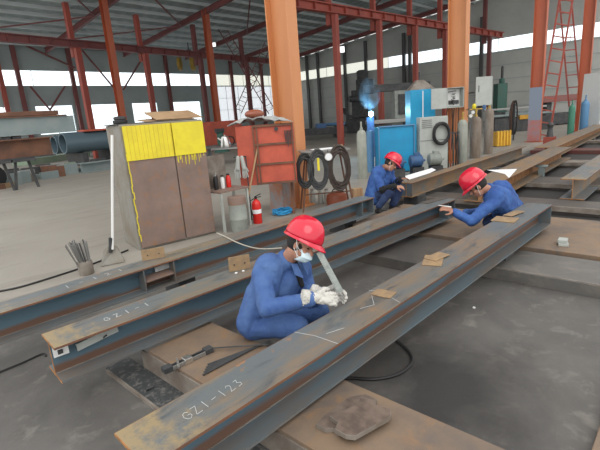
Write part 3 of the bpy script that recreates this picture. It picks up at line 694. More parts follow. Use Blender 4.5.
# red tool cabinet beside the column
azt = math.atan2(RM.col[0].y, RM.col[0].x)+.06
yb = c1.y - .33
TO = away(242, 184, 7.95); L0 = 0; L1 = 55*7.95/FPX; zb, ztp = away(270, 184, 7.75).z, away(270, 124, 7.75).z
TM = Matrix.Translation((TO.x, TO.y, 0)) @ Matrix.Rotation(azt, 4, 'Z')
t = thing('tool_cabinet', 'red hanging tool cabinet fixed left of the thick orange column', 'cabinet', (TO.x, TO.y, 0), azt)
Wt = L1-L0
MB().box((Wt/2, -.08, (zb+ztp)/2), (Wt, .3, ztp-zb)).build('body', 'boardred', t, bevel=.006)
for z in (zb+.02, zb+.36, zb+.70, ztp-.02): MB().box((Wt*.64, -.245, z), (Wt*.7, .03, .035)).build('rail', 'rustbeam', t)
for x in (Wt*.30, Wt*.36, Wt*.97): MB().box((x, -.25, (zb+ztp)/2), (.025, .03, ztp-zb)).build('upright', 'rustbeam', t)
for sx in (.08, Wt-.1): MB().box((sx, 0, zb/2), (.05, .05, zb)).build('leg', 'rustbeam', t)
MB().box((-.22, -.12, zb+.68), (.46, .3, .02)).build('side_shelf', 'steel', t)
mb = MB(); mb.lathe((Wt*.7, -.27, zb+.95), [(.035, 0), (.035, .01)], 10, (0, 1, 0)); mb.build('hook_disc', 'dark', t)
for k in range(5): MB().cyl((Wt*(.84+.025*k), -.27, ztp-.12), (Wt*(.85+.02*k), -.275, ztp-.3-.05*(k % 3)), .008, seg=6).build('hanging_tool', 'dark', t)
zk = zb+.691
kp = TM @ Vector((-.20, -.14, zk+.006))
t = thing('kettle', 'bright steel kettle with black handle on the side shelf', 'kettle', kp)
MB().lathe((0, 0, 0), [(.085, 0), (.09, .02), (.065, .17), (.05, .19), (.012, .2), (.012, .215)], 20).build('body', 'chrome', t, smooth=True)
MB().tube([(.05, -.05, .18), (.10, -.10, .17), (.12, -.11, .1), (.09, -.08, .03)], .012).build('handle', 'black', t, smooth=True)
MB().cyl((-.05, .04, .12), (-.10, .08, .17), .018, .012).build('spout', 'chrome', t)
mb = MB(); random.seed(3)                         # crumpled cloth sacks on the cabinet
gx, gy = 16, 7; vs = [[None]*gy for _ in range(gx)]
for i in range(gx):
    for j in range(gy):
        e = min(i, gx-1-i)/3 if min(i, gx-1-i) < 3 else 1
        vs[i][j] = mb.b.verts.new(TM @ Vector((-.12+i*(Wt+.1)/(gx-1), -.3+j*.075, ztp+.012+.12*min(1, e)*random.uniform(.2, 1))))
for i in range(gx-1):
    for j in range(gy-1): mb.b.faces.new((vs[i][j], vs[i+1][j], vs[i+1][j+1], vs[i][j+1]))
o = tag(mb.build('cloth_sacks', 'cloth', smooth=True), 'crumpled pale sacks heaped on the red tool cabinet', 'sacks'); so = o.modifiers.new('s', 'SOLIDIFY'); so.thickness = .015; so.offset = 1
p = TM @ Vector((.35, -.08, 0)); tag(MB().ell((p.x, p.y, ztp+.19), (.2, .13, .08), seg=16, st=8).build('cloth_bundle', 'tank', smooth=True), 'brownish red bundle on top of the pale sacks', 'bundle')
p0 = at(243, 224); p1 = away(258, 146, 7.58)
tag(MB().cyl((p0.x, p0.y, .0), p1, .018, .015).build('wooden_stick', 'wood', smooth=True), 'long bare wooden stick leaning against the red tool cabinet', 'stick')
# extinguisher
p = at(258, 223)
t = thing('fire_extinguisher', 'red fire extinguisher standing on floor below the red tool cabinet', 'extinguisher', (p.x, p.y, 0))
MB().lathe((0, 0, 0), [(.075, 0), (.08, .015), (.08, .34), (.06, .39), (.03, .41), (.03, .43)], 20).build('body', 'brightred', t, smooth=True)
MB().lathe((0, 0, .43), [(.022, 0), (.022, .035)], 12).build('valve', 'black', t)
MB().bar((-.02, 0, .47), (.07, -.06, .51), .018, .012).build('lever', 'black', t); MB().bar((0, 0, .455), (.07, -.06, .46), .018, .012).build('handle', 'black', t)
MB().tube([(-.02, .02, .44), (-.09, .05, .4), (-.1, .03, .25), (-.085, 0, .12)], .01).build('hose', 'black', t, smooth=True)
MB().lathe((0, 0, .18), [(.0812, 0), (.0812, .07)], 20).build('label_sticker', 'paper', t, smooth=True)
p = at(250, 222); tag(MB().ell((p.x-.1, p.y+.08, .035), (.09, .06, .035), seg=12, st=6).build('rag', 'tank', smooth=True), 'small brown rag on the floor left of the fire extinguisher', 'rag')
# blue hose coil
p = at(283, 214)
pts = []
for k in range(140):
    a = k*.25; r = .19+.025*math.sin(k*.9); pts.append((p.x+r*math.cos(a), p.y+r*.8*math.sin(a), .02+.0005*k+.008*math.sin(k*1.7)))
tag(MB().tube(pts, .012, 6).build('hose_coil', 'bluehose', smooth=True), 'coil of bright blue hose on the floor at the orange column foot', 'hose')
# rusty box with drips beneath panel
p = at(285, 205); t = thing('rusty_locker', 'rust streaked grey box standing under the red tool cabinet', 'box', (c1.x-.40, c1.y-.05, 0), 0)
MB().box((0, 0, .3), (.3, .4, .6)).build('body', mat('rust_streaked', (.3, .3, .3), .6, 0, (.4, .16, .08), 3.5, (1, 1, .5)), t, bevel=.006)
MB().box((-.155, 0, .3), (.012, .34, .52)).build('door', mat('rust_door2', (.28, .28, .29), .6, 0, (.42, .17, .08), 4), t)
# cable coils on stand
def coil(loc, R0, n, r, m, label, tilt=(0, 0, 0), squash=1.5, jit=.04, sd=1, name='cable_coil', group=None):
    rnd = random.Random(sd); pts = []
    for k in range(n*18):
        a = k/18*2*math.pi; rr = R0*(1+jit*math.sin(k*.37)+rnd.uniform(-.02, .02))
        pts.append(Vector((rr*math.cos(a), .0+.10*R0*math.sin(k*.21)+rnd.uniform(-.004, .004), rr*squash*math.sin(a)-.0)))
    E_ = Matrix.Rotation(tilt[2], 3, 'Z') @ Matrix.Rotation(tilt[0], 3, 'X')
    return tag(MB().tube([Vector(loc)+E_ @ q_ for q_ in pts], r, 6).build(name, m, smooth=True), label, 'cable coil', group)
tt = -.7
t = thing('coil_stand', 'welded stand with sloping legs holding cable coils right of the thick column', 'stand', at(327, 209), -.74)
zt_ = 1.12
MB().box((0, 0, zt_), (.9, .5, .025)).build('top', 'steel', t)
for s_ in (-1, 1):
    for q_ in (-1, 1): MB().cyl((s_*.32, q_*.18, zt_), (s_*.48, q_*.24, 0), .017).build('leg', 'rustbeam', t)
MB().cyl((-.42, -.22, .35), (.42, -.22, .35), .012).build('cross_bar', 'rustbeam', t)
sl = t.location.copy(); Rz = Matrix.Rotation(-.74, 3, 'Z')
for k, (dx, R0, m, lb) in enumerate(((-.40, .13, 'black', 'black cable coil hanging nearest the thick orange column'), (-.16, .15, 'dark', 'dark cable coil with yellow tie hanging beside the black one'), (.22, .17, 'hosebrown', 'dark brown cable coil hanging under the right side of the stand'))):
    c = sl + Rz @ Vector((dx, -.30, .80)); coil(c, R0, 13, .015, m, lb, (0, 0, -.74), 2.0, .22, k+3)
c = sl + Rz @ Vector((-.16, -.37, .9)); tag(MB().box(c, (.04, .02, .22), -.74).build('yellow_tie', 'yellow'), 'yellow strap tied around the dark cable coil', 'strap')
c = sl + Rz @ Vector((.03, -.33, 1.02)); t2 = thing('pressure_gauge', 'round pale gauge dial hanging between the cable coils', 'gauge', c, -.74)
MB().lathe((0, 0, 0), [(.065, 0), (.07, .01), (.07, .04)], 18, (0, -1, 0)).build('housing', 'chrome', t2); MB().lathe((0, -.041, 0), [(.058, 0), (.058, .002)], 18, (0, -1, 0)).build('dial', 'paper', t2)
MB().cyl((0, 0, .05), (0, .02, .12), .008).build('hanger', 'dark', t2)
c = sl + Rz @ Vector((.0, 0, zt_+.0135)); tag(MB().box(c+Vector((0, 0, .006)), (.42, .26, .01), -.5).build('paper_sheets', 'paper'), 'loose white papers lying on the coil stand', 'paper')
c = sl + Rz @ Vector((.3, .1, zt_+.0135)); tag(MB().box(c+Vector((0, 0, .03)), (.16, .1, .05), -.9).build('wood_block', 'wood'), 'small wooden block on the coil stand', 'block')
# brown tank, wooden block, clear jars on floor
p = at(340, 205)
t = thing('brown_tank', 'rounded reddish brown tank on floor right of the thick orange column', 'tank', (p.x-.12, p.y-.02, 0), -.7)
MB().lathe((0, 0, 0), [(.17, 0), (.2, .02), (.205, .16), (.19, .24), (.1, .29), (.04, .3)], 24).build('body', 'tank', t, smooth=True)
MB().tube([(-.1, 0, .27), (-.06, 0, .34), (.06, 0, .34), (.1, 0, .27)], .012).build('handle', 'dark', t, smooth=True)
for k, px in enumerate((313, 321, 327)):
    p = at(px, 203); cyl_bottle('glass_jar', ('pale glass jar left of two others', 'pale glass jar in the middle of three', 'pale glass jar nearest the brown tank')[k] + ' under the coil stand', 'jar', (p.x, p.y, 0), .055, .3, 'palegrey', 'steel', .6)
p = at(357, 196); tag(MB().box((p.x, p.y, .085), (.22, .14, .17), -.5).build('wooden_block', 'wood', bevel=.005), 'pale wooden block standing on the floor left of the crouching far worker', 'block')

# ------------------------------------------------------------------ gas cylinders
def gas(name, px, py, h, r, m, label, capc='brass', valve=True, px_loc=None):
    p = px_loc or at(px, py)
    t = thing(name, label, 'gas cylinder', (p.x, p.y, 0)); hs = h*.86
    MB().lathe((0, 0, 0), [(r*.95, 0), (r, .02), (r, hs*.88), (r*.93, hs*.93), (r*.7, hs*.975), (r*.3, hs)], 24).build('body', m, t, smooth=True)
    MB().lathe((0, 0, hs), [(r*.32, 0), (r*.32, .05), (r*.18, .06), (r*.18, h-hs)], 14).build('neck', capc, t, smooth=True)
    if valve:
        MB().cyl((-.05, 0, h-.04), (.05, -.02, h-.04), .014).build('valve_wheel', 'brass', t)
    return t
gas('gas_cylinder', 363, 178, 1.5, .13, 'cyl', 'tall pale grey gas cylinder left of the blue screen', 'cyl', False)
gas('gas_cylinder', 462, 167, 1.55, .135, 'cyl', 'worn grey gas cylinder with gauges, under the open control box')
gas('gas_cylinder', 475, 158, 1.55, .17, 'cylrust', 'rust brown gas cylinder in the middle of three beside the column')
gas('gas_cylinder', 488, 154, 1.80, .15, 'cylrust', 'grey brown gas cylinder, rightmost of three beside the column')
gas('gas_cylinder', 570, 137, 1.6, .13, 'greenp', 'green gas cylinder left of the rightmost orange column', 'greenp', False)
gas('gas_cylinder', 583, 134, 1.75, .17, 'bluep', 'blue gas cylinder in front of the rightmost orange column', 'bluep', False)
p = at(462, 167)
t = thing('gas_regulator', 'brass regulator with two small dials on the worn grey gas cylinder', 'gauge', (p.x+.09, p.y-.15, 1.42))
MB().cyl((-.04, .04, .0), (.08, -.06, .0), .03).build('body', 'brass', t)
for s_ in (0, 1): MB().lathe((.06-.1*s_, -.06+.02*s_, .09-.09*s_), [(.05, 0), (.05, .03)], 14, (-1, -1, 0)).build('dial', 'chrome', t)

# blue screens / cabinets
azc = math.atan2(RM.col[0].y, RM.col[0].x)
def panelbox(name, label, cat, px, py, wpx, z1, th, m, z0=0, bev=.01, da=0, back=0):
    a = at(px, py); dep = (a-Vector((0, 0, EYE))).dot(Vector(RM.col[2])); L = wpx*dep/FPX
    fw = Vector((RM.col[2].x, RM.col[2].y, 0)).normalized()
    t = thing(name, label, cat, (a.x+fw.x*back, a.y+fw.y*back, 0), azc+da); MB().box((L/2, th/2, (z0+z1)/2), (L, th, z1-z0)).build('body', m, t, bevel=bev); return t, L
t, L = panelbox('welding_screen', 'low bright blue steel tank box behind the crouching far worker', 'box', 379, 174, 36, 1.28, .6, 'blueshiny', .03)
for x in (L*.02, L*.98): MB().cyl((x, -.03, 0), (x, -.03, 1.3), .02).build('frame_post', 'bluep', t)
MB().cyl((0, -.03, 1.3), (L, -.03, 1.3), .02).build('frame_rail', 'bluep', t)
p = at(371, 172)
tag(MB().cyl((p.x, p.y, 0), (p.x, p.y, 1.2), .10).build('blue_pipe', 'bluep', smooth=True), 'short upright blue pipe between grey cylinder and blue box', 'pipe')
t, L = panelbox('blue_cabinet', 'tall blue cabinet under the pale cone hood behind the control box', 'cabinet', 411, 163, 24, 2.3, .7, 'bluedrum')
MB().box((L*.5, -.01, 1.2), (.03, .02, 2.1)).build('door_seam', 'paper', t)
MB().quadbox([(0, 0, 2.3), (L, 0, 2.3), (L, .7, 2.3), (0, .7, 2.3), (L*.35, .3, 2.6), (L*.65, .3, 2.6), (L*.65, .5, 2.6), (L*.35, .5, 2.6)]).build('hood', 'plate_grey', t)
MB().cyl((L*.5, .4, 2.6), (L*.5, .4, 2.85), .03).build('vent_stub', 'dark', t)
t, L = panelbox('electric_cabinet', 'pale grey electric cabinet with black cable coil on its front', 'cabinet', 420, 172, 28, 1.48, .3, 'palegrey', .05, da=.05)
a = t.location
mb = MB()
for k in range(5): mb.box((L*.25, -.006, 1.4-.05*k), (L*.35, .01, .012))
mb.build('vent_slots', 'dark', t)
MB().box((L*.5, -.004, .85), (L*.96, .008, .012)).build('seam', 'dark', t)
c = Vector((a.x, a.y, 0)) + Matrix.Rotation(t.rotation_euler[2], 3, 'Z') @ Vector((L*.72, -.08, 1.02))
coil(c, .21, 9, .03, 'black', 'black cable coil hanging on the pale grey electric cabinet', (0, 0, t.rotation_euler[2]), 1.3, .08, 9)
# motors
p = at(417, 176)
for k, (dx, m, lb) in enumerate(((-.38, 'bluedark', 'small blue motor leftmost behind the far worker'), (.0, 'bluedark', 'blue motor in the middle in front of the electric cabinet'), (.38, 'greypaint', 'grey motor right end of the row in front of electric cabinet'))):
    q = p + Vector((dx*1.0, -dx*.9, 0))
    t = thing('electric_motor', lb, 'motor', (q.x, q.y, 0), -.75)
    MB().box((0, 0, .12), (.3, .26, .24)).build('base', 'dark', t)
    MB().lathe((-.2, 0, .40), [(.1, 0), (.15, .02), (.155, .3), (.12, .34), (.03, .36), (.03, .42)], 18, (1, 0, 0)).build('housing', m, t, smooth=True)
    mb = MB()
    for j in range(8): mb.lathe((-.15+j*.035, 0, .40), [(.165, 0), (.165, .01)], 18, (1, 0, 0))
    mb.build('cooling_fins', m, t); MB().box((0, 0, .58), (.14, .12, .07)).build('terminal_box', m, t)
# control box on second column
cc = Vector(MC[1][0])
def facing(px, py, dep): return away(px, py, dep)
q = away(454, 96, 12.6)
az = math.atan2(RM.col[0].y, RM.col[0].x)
t = thing('control_box', 'open grey control box with wiring fixed on the orange column', 'control box', (cc.x-.34, cc.y-.03, q.z-.33), az+.1)
t.scale = (1, 1, .8)
MB().box((0, .1, .36), (.52, .02, .72)).build('back_panel', 'palegrey', t)
for s_ in (-1, 1): MB().box((s_*.25, 0, .36), (.02, .22, .72)).build('side', 'palegrey', t)
for z in (.01, .71): MB().box((0, 0, z), (.52, .22, .02)).build('shelf', 'palegrey', t)
MB().box((-.52, -.14, .36), (.5, .02, .72), .15).build('door', 'palegrey', t)
MB().box((0, .085, .36), (.4, .02, .6)).build('mounting_plate', 'white', t)
for k in range(5):
    pts = [(random.uniform(-.18, .18), .03, .1+.12*k), (random.uniform(-.1, .1), -.02, .2+.1*k), (random.uniform(-.18, .18), .03, .25+.08*k)]
    MB().tube(pts, .012).build('wire', 'black', t)
for k in range(3): MB().box((-.1+.11*k, .05, .2), (.08, .06, .14)).build('breaker', 'dark', t)
for k in range(6): MB().tube([(-.2+.07*k, 0, 0), (-.2+.07*k+random.uniform(-.04, .04), .02, -.4), (-.15+.05*k, .02, -q.z+.45)], .013).build('hanging_cable', ('black', 'tank', 'black')[k % 3], t)
q = away(476, 91, 13.2)
t = thing('white_board', 'flat pale white panel sticking out right of the column with control box', 'panel', (cc.x+.30, cc.y-.66, q.z-.45), az+.05)
MB().box((0, 0, .42), (.5, .03, .82)).build('panel', 'palegrey', t, bevel=.004); MB().box((-.16, -.02, .5), (.02, .01, .18)).build('marking', 'dark', t)
MB().bar((-.28, .02, .4), (-.4, .3, .4), .03, .03).build('bracket', 'dark', t)
t = thing('valve_cluster', 'small yellow and blue valves mounted above the gas cylinders', 'valve', (cc.x+.0, cc.y-.5, 1.55))
MB().lathe((0, 0, .05), [(.05, 0), (.06, .08), (.03, .14)], 12).build('valve', 'yellow', t); MB().lathe((.2, -.22, .0), [(.05, 0), (.06, .09), (.03, .14)], 12).build('valve', 'bluedark', t)
MB().cyl((-.1, .1, .03), (.25, -.28, .03), .018).build('pipe', 'brass', t); MB().bar((0, .0, .03), (0, .25, .03), .02, .02).build('bracket', 'dark', t)
# yellow finned block
p = at(501, 146)
t = thing('yellow_block', 'yellow finned metal box on floor right of the gas cylinders', 'box', (p.x, p.y, 0), -.75)
MB().box((0, 0, .3), (.6, .4, .56)).build('body', 'ochre', t)
for k in range(5): MB().box((-.25+.125*k, -.21, .32), (.04, .05, .6)).build('fin', 'ochre2', t)
# dark red cone on stand near col3
p = at(556, 149)+Vector((.35, .3, 0))
t = thing('steel_stand', 'dark stand on a red foot standing right of the blue grey banded column', 'stand', (p.x, p.y, 0))
MB().box((0, 0, .2), (.34, .34, .4)).build('foot', 'redpaint', t); MB().lathe((0, 0, .4), [(.12, 0), (.07, .3), (.12, .42), (.05, .5)], 14).build('spindle', 'dark', t)
for k, (px, py, lean, lb) in enumerate(((589, 133, .0, 'narrow pale sheet leaning upright at the right edge'), (601, 131, .12, 'wide pale sheet leaning at the right edge of the photo'))):
    p = at(px, py); tag(MB().box((p.x, p.y, 1.35), (.06, .95, 2.7), -.4, .05, lean).build('leaning_sheet', 'sheetwhite'), lb, 'sheet')

# ------------------------------------------------------------------ left background stacks
def rawbox(name, a, b_, wd, z0, z1, m, label, cat='beam'):
    a, b_ = Vector(a), Vector(b_); d = b_-a; an = math.atan2(d.y, d.x); L = math.hypot(d.x, d.y)
    return thing(name, label, cat, (a.x, a.y, z0), an), L, z1-z0
Yg = 17.0
gl, gr = on_y(-25, 112, Yg), on_y(76, 128, Yg)
t, L, h = rawbox('box_girder', (gl.x, Yg), (gr.x, Yg), .6, on_y(40, 134, Yg).z, on_y(40, 115.5, Yg).z, 'girder', 'pale grey-green girder lying on the dark rusty beam at left', 'girder')
MB().box((L/2, .3, h/2), (L, .5, h-.08)).build('web', 'girder', t); MB().box((L/2, .3, h-.02), (L-.5, .7, .04)).build('top_flange', 'rustbeam', t); MB().box((L/2, .3, .02), (L, .7, .04)).build('bottom_flange', 'girder', t)
zt2 = on_y(30, 111, Yg).z
t, L2, h2 = rawbox('slim_beam', (gl.x, Yg), (on_y(60, 112, Yg).x, Yg), .3, on_y(40, 115, Yg).z, zt2, 'rustbeam', 'slim dark beam on top of the pale grey-green girder', 'beam')
MB().box((L2/2, .3, h2/2), (L2, .3, max(h2, .12))).build('body', 'rustbeam', t, bevel=.01)
z0, z1 = on_y(30, 158, Yg).z, on_y(30, 138, Yg).z
gr2 = on_y(54, 145, Yg)
t, L, h = rawbox('rusty_h_beam', (gl.x, Yg), (gr2.x, Yg), .6, z0, z1, 'rustbeam', 'heavy rusty H beam below the pale grey-green girder', 'beam')
MB().box((L/2, .3, h/2), (L, .03, h-.08)).build('web', 'rustbeam', t); MB().box((L/2, .3, h-.02), (L, .6, .04)).build('top_flange', 'rustbeam', t); MB().box((L/2, .3, .02), (L, .6, .04)).build('bottom_flange', 'dark', t)
for i, x in enumerate((gl.x+.3, gl.x+1.05)):
    t = thing('trestle', 'dark steel trestle under the heavy rusty beam, %s' % ('left one', 'right one')[i], 'trestle', (x, Yg+.3, 0), 0, 'trestles under the rusty beam')
    for s_ in (-1, 1): MB().bar((s_*.35, 0, 0), (s_*.2, 0, z0-.1), .08, .08).build('leg', 'dark', t)
    MB().box((0, 0, z0-.05), (.7, .7, .09)).build('crosspiece', 'dark', t)
for x in (gl.x+1.0, gr2.x-1.4):
    zz0, zz1 = z1, on_y(40, 134, Yg).z
    tag(MB().box((x, Yg+.3, (zz0+zz1)/2), (.25, .5, zz1-zz0-.005)).build('timber_spacer', 'dark'), 'dark timber spacer between the stacked girders at left', 'spacer', 'timber spacers in the girder stack')
# pipes
Yp = 25.0
for k, (px0, px1, py, r, m, lb) in enumerate(((64, 118, 150, .55, 'girder', 'big blue grey steel pipe lying left of the cabinet'), (54, 96, 146, .5, 'bluedark', 'dark blue pipe lying behind the big blue grey pipe'))):
    a, b_ = on_y(px0, py, Yp+k*1.2), on_y(px1, py, Yp+k*1.2); a.z = b_.z = r+.72
    b_.x += .5
    t = thing('steel_pipe', lb, 'pipe', (a.x, a.y, a.z-r), 0); L = b_.x-a.x
    n_ = 24; ro, ri = r, r*.88
    prof = [(ri, 0), (ro, 0), (ro, L), (ri, L)]
    MB().rings([[Vector((h_, rr*math.cos(i*2*math.pi/n_), r+rr*math.sin(i*2*math.pi/n_))) for i in range(n_)] for rr, h_ in prof], closed=True).build('shell', mat('pipe_paint', (.10, .15, .18), .45, .1), t, smooth=True)
    if k == 0: MB().box((L/2+.6, -.1, 2*r+.03), (L-.8, .8, .1)).build('red_cover', 'boardred', t)
for x_ in (on_y(80, 150, Yp).x, on_y(112, 150, Yp).x):
    tag(MB().box((x_, Yp+.5, .36), (.3, 2.2, .70)).build('pipe_cradle', 'dark'), 'dark cradle under the blue grey pipes, %s' % ('left one' if x_ < on_y(95, 150, Yp).x else 'right one'), 'cradle', 'cradles under the pipes')
# pale green sheets and scrap on the floor
a, b_ = at(17, 166.5), at(86, 156.5)
tag(MB().box(((a.x+b_.x)/2, (a.y+b_.y)/2, .2), ((b_-a).length*.9, 1.4, .4), math.atan2(b_.y-a.y, b_.x-a.x)).build('green_skid', 'palegreen', bevel=.02), 'long pale green steel skid on the floor below the pipes', 'skid')
rnd = random.Random(5)
lbls = ['rusty flat offcut', 'dark steel offcut', 'grey steel offcut']
placed = []
for k in range(4000):
    f_ = rnd.random(); px = -8+116*f_; band = rnd.random(); py = 190-px*.22-band*22
    p = at(px, py); m = rnd.choice(['dark', 'steel', 'girder', 'rustbeam', 'plate_grey', 'dark', 'girder', 'small_rust', 'palegreen'])
    if len(placed) > 95 or p.y > 23.0 or any(abs(p.y-q_[1]) < .3 and abs(p.x-q_[0]) < .8 for q_ in placed) or (16.4 < p.y < 18.1 and p.x < gl.x+2.2): continue
    placed.append((p.x, p.y))
    col_ = {'dark': 'dark', 'steel': 'bright grey', 'girder': 'grey-green', 'rustbeam': 'rusty', 'plate_grey': 'pale brown', 'small_rust': 'tan', 'palegreen': 'green'}[m]
    L_, w_ = rnd.uniform(.4, .8), rnd.uniform(.08, .22); h_ = rnd.choice((.12, .18, .3, .45))
    tag(MB().box((p.x, p.y, h_/2), (L_, w_, h_), rnd.uniform(-.25, .25)).build('steel_offcut', m), col_+' steel offcut in the long jumble on the floor at left', 'offcut', col_+' offcuts in the jumble at left')
a = at(84, 173); t = thing('channel_beam', 'short grey channel beam on the floor left of the cabinet', 'beam', (a.x, a.y, 0), .02)
MB().box((1.3, 0, .02), (2.8, .5, .04)).build('bottom_flange', 'girder', t); MB().box((1.3, 0, .42), (2.8, .5, .04)).build('top_flange', 'girder', t); MB().box((1.3, 0, .22), (2.8, .03, .38)).build('web', 'girder', t)
p = at(0, 188); t = thing('rubber_wheel', 'dark wheel standing on the floor at the left edge', 'wheel', (p.x-.1, p.y, 0), .3)
MB().lathe((0, -.1, .42), [(.25, 0), (.4, .02), (.42, .06), (.42, .14), (.4, .18), (.25, .2)], 26, (0, 1, 0)).build('tyre', 'black', t, smooth=True)
MB().lathe((0, -.06, .42), [(.22, 0), (.22, .1), (.05, .12)], 18, (0, 1, 0)).build('rim', 'steel', t)
# red low wall/table behind the cabinets
a, b_ = on_y(196, 131, 24), on_y(240, 131, 24)
tag(MB().box(((a.x+b_.x)/2, 24, (a.z+.5)/2), (b_.x-a.x, .5, a.z+.5)).build('red_container', 'boardred', bevel=.02), 'long red steel container far behind, between the cabinets', 'container')
a = at(206, 168); t = thing('steel_table', 'low steel work table behind the flasks', 'table', (a.x+.2, a.y, 0), -.25)
MB().box((1.5, .5, .78), (3.2, 1.1, .08)).build('top', 'plate_dark', t)
for sx in (0.1, 2.9):
    for sy in (.1, .9): MB().box((sx, sy, .37), (.12, .12, .74)).build('leg', 'dark', t)
a = at(222, 152); t = thing('green_vise', 'green steel pedestal at the foot of the tall orange red column', 'pedestal', (a.x, a.y, 0))
MB().lathe((0, 0, 0), [(.5, 0), (.45, .1), (.22, .3), (.2, 1.1), (.3, 1.2)], 14).build('pedestal', 'green', t); MB().box((0, 0, 1.3), (.5, .3, .2)).build('jaw', 'dark', t)

# ------------------------------------------------------------------ machines far behind
def machine(name, px, py, dep_scale, label, parts, cat='machine', rz=.2):
    p = at(px, py); t = thing(name, label, cat, (p.x, p.y, 0), rz)
    for nm, kind, c, s_, m in parts:
        c = Vector(c)*dep_scale; s_ = [v*dep_scale for v in s_]
        if kind == 'b': MB().box(c, s_).build(nm, m, t, bevel=.02)
        elif kind == 'c': MB().lathe(c, [(s_[0]*.8, 0), (s_[0], s_[1]*.1), (s_[0], s_[1]*.9), (s_[0]*.6, s_[1])], 14).build(nm, m, t)
        elif kind == 'h': MB().lathe(c, [(s_[0]*.8, 0), (s_[0], s_[1]*.1), (s_[0], s_[1]*.9), (s_[0]*.6, s_[1])], 14, (1, -.9, 0)).build(nm, m, t)
    return t
machine('milling_machine', 362, 132, 1.25, 'big dark machine towering behind the welding flash', [('base', 'b', (0, 0, .5), (2.2, 1.4, 1.0), 'dark'), ('column', 'b', (.3, .2, 1.9), (.9, .9, 2.0), 'dark'), ('head', 'b', (.55, -.1, 3.1), (1.0, .9, 1.0), 'dark'), ('motor', 'c', (.6, .1, 3.55), (.38, .7), 'dark'), ('arm', 'h', (-.9, .5, 2.3), (.22, 1.2), 'dark'), ('table', 'b', (-.6, 0, 1.15), (1.4, .8, .2), 'dark'), ('control_panel', 'b', (-.5, -.55, 1.75), (.35, .12, .35), 'palegrey')])
machine('drilling_machine', 342, 131, 1.0, 'dark drilling machine left of the welding flash', [('base', 'b', (0, 0, .4), (1.6, 1.0, .8), 'dark'), ('column', 'c', (.2, 0, .8), (.2, 1.3), 'dark'), ('head', 'b', (0, -.1, 1.9), (.8, .6, .7), 'dark'), ('hand_wheel', 'h', (-.4, -.3, 1.5), (.3, .12), 'steel'), ('bin', 'b', (-.4, -.5, 1.1), (.3, .3, .3), 'palegrey'), ('orange_guard', 'b', (-.9, -.2, 1.15), (.5, .4, .5), 'orange')])
machine('lathe_bed', 316, 139, 1.0, 'long low dark lathe bed beyond the coil stand', [('bed', 'b', (0, 0, .55), (4.6, 1.2, .5), 'dark'), ('headstock', 'b', (-1.6, 0, 1.1), (.9, .9, .7), 'dark'), ('carriage', 'b', (.4, -.1, .95), (.7, 1.0, .35), 'bluedark'), ('foot', 'b', (-1.7, 0, .15), (.7, 1, .3), 'dark'), ('foot', 'b', (1.8, 0, .15), (.7, 1, .3), 'dark'), ('pipe', 'h', (.9, .2, 1.0), (.12, 1.6), 'bluep')], rz=-.7)
machine('steel_bench', 398, 141, 1.0, 'dark bench with a pale cupboard right of the welding flash', [('top', 'b', (0, 0, 1.15), (3.4, 1.2, .2), 'steel'), ('drawer_unit', 'b', (-1.0, 0, .5), (1.0, 1.0, 1.0), 'dark'), ('cupboard', 'b', (.5, .5, 2.0), (1.1, .5, 1.5), 'greypaint'), ('cupboard_door', 'b', (.5, .2, 2.0), (.7, .1, 1.1), 'dark'), ('beam', 'b', (.2, .6, 2.95), (3.8, .4, .4), 'dark'), ('leg', 'b', (1.4, 0, .5), (.2, .8, 1.0), 'dark')], rz=-.7)
machine('green_machine', 499, 126, 1.0, 'green upright machine with a pointed top against the end wall', [('base', 'b', (0, 0, .5), (1.6, 1.2, 1.0), 'dark'), ('column', 'b', (0, 0, 2.0), (.75, .6, 2.0), 'green'), ('ram', 'c', (.1, 0, 3.0), (.2, .35), 'green'), ('spindle', 'c', (.1, 0, 3.3), (.09, .9), 'dark'), ('table', 'b', (.8, -.5, .9), (1.8, .8, .2), 'girder')], rz=-.7)
machine('low_machine', 517, 131, 1.0, 'low dark machine with a yellow part right of the green machine', [('bed', 'b', (0, 0, .4), (3.4, 1.2, .8), 'dark'), ('shelf', 'b', (0, -.2, .95), (3.8, .9, .1), 'girder'), ('yellow_part', 'b', (.1, -.5, .8), (.7, .3, .25), 'ochre'), ('rail', 'b', (0, .3, 1.3), (3.8, .15, .12), 'steel'), ('post', 'b', (-1.6, .3, .9), (.12, .12, .9), 'steel'), ('post', 'b', (1.6, .3, .9), (.12, .12, .9), 'steel')], rz=-.75)
machine('red_topped_machine', 563, 124, 1.15, 'long machine with faded red top between the red orange columns', [('bed', 'b', (0, 0, .35), (3.0, 1.2, .6), 'dark'), ('top', 'b', (0, 0, 1.45), (3.2, 1.0, .35), mat('faded_red', (.22, .09, .08), .6)), ('column', 'b', (-1.1, 0, .95), (.3, .6, .8), 'dark'), ('column', 'b', (1.1, 0, .95), (.3, .6, .8), 'dark')], rz=-.75)
p = at(451, 169)
t = thing('hose_rack', 'dark rack of hanging hoses between control box and gas cylinder', 'rack', (p.x, p.y, 0), az)
MB().box((0, 0, 1.0), (.42, .04, .04)).build('bar', 'dark', t)
for k in range(6): MB().tube([(-.18+.07*k, -.03, 1.0), (-.2+.08*k, -.06, .5), (-.16+.07*k, -.03, .02)], .022).build('hose', ('black', 'black', 'tank', 'dark', 'black', 'dark')[k], t)
for s_ in (-1, 1): MB().box((s_*.2, .03, .5), (.03, .03, 1.0)).build('post', 'dark', t)
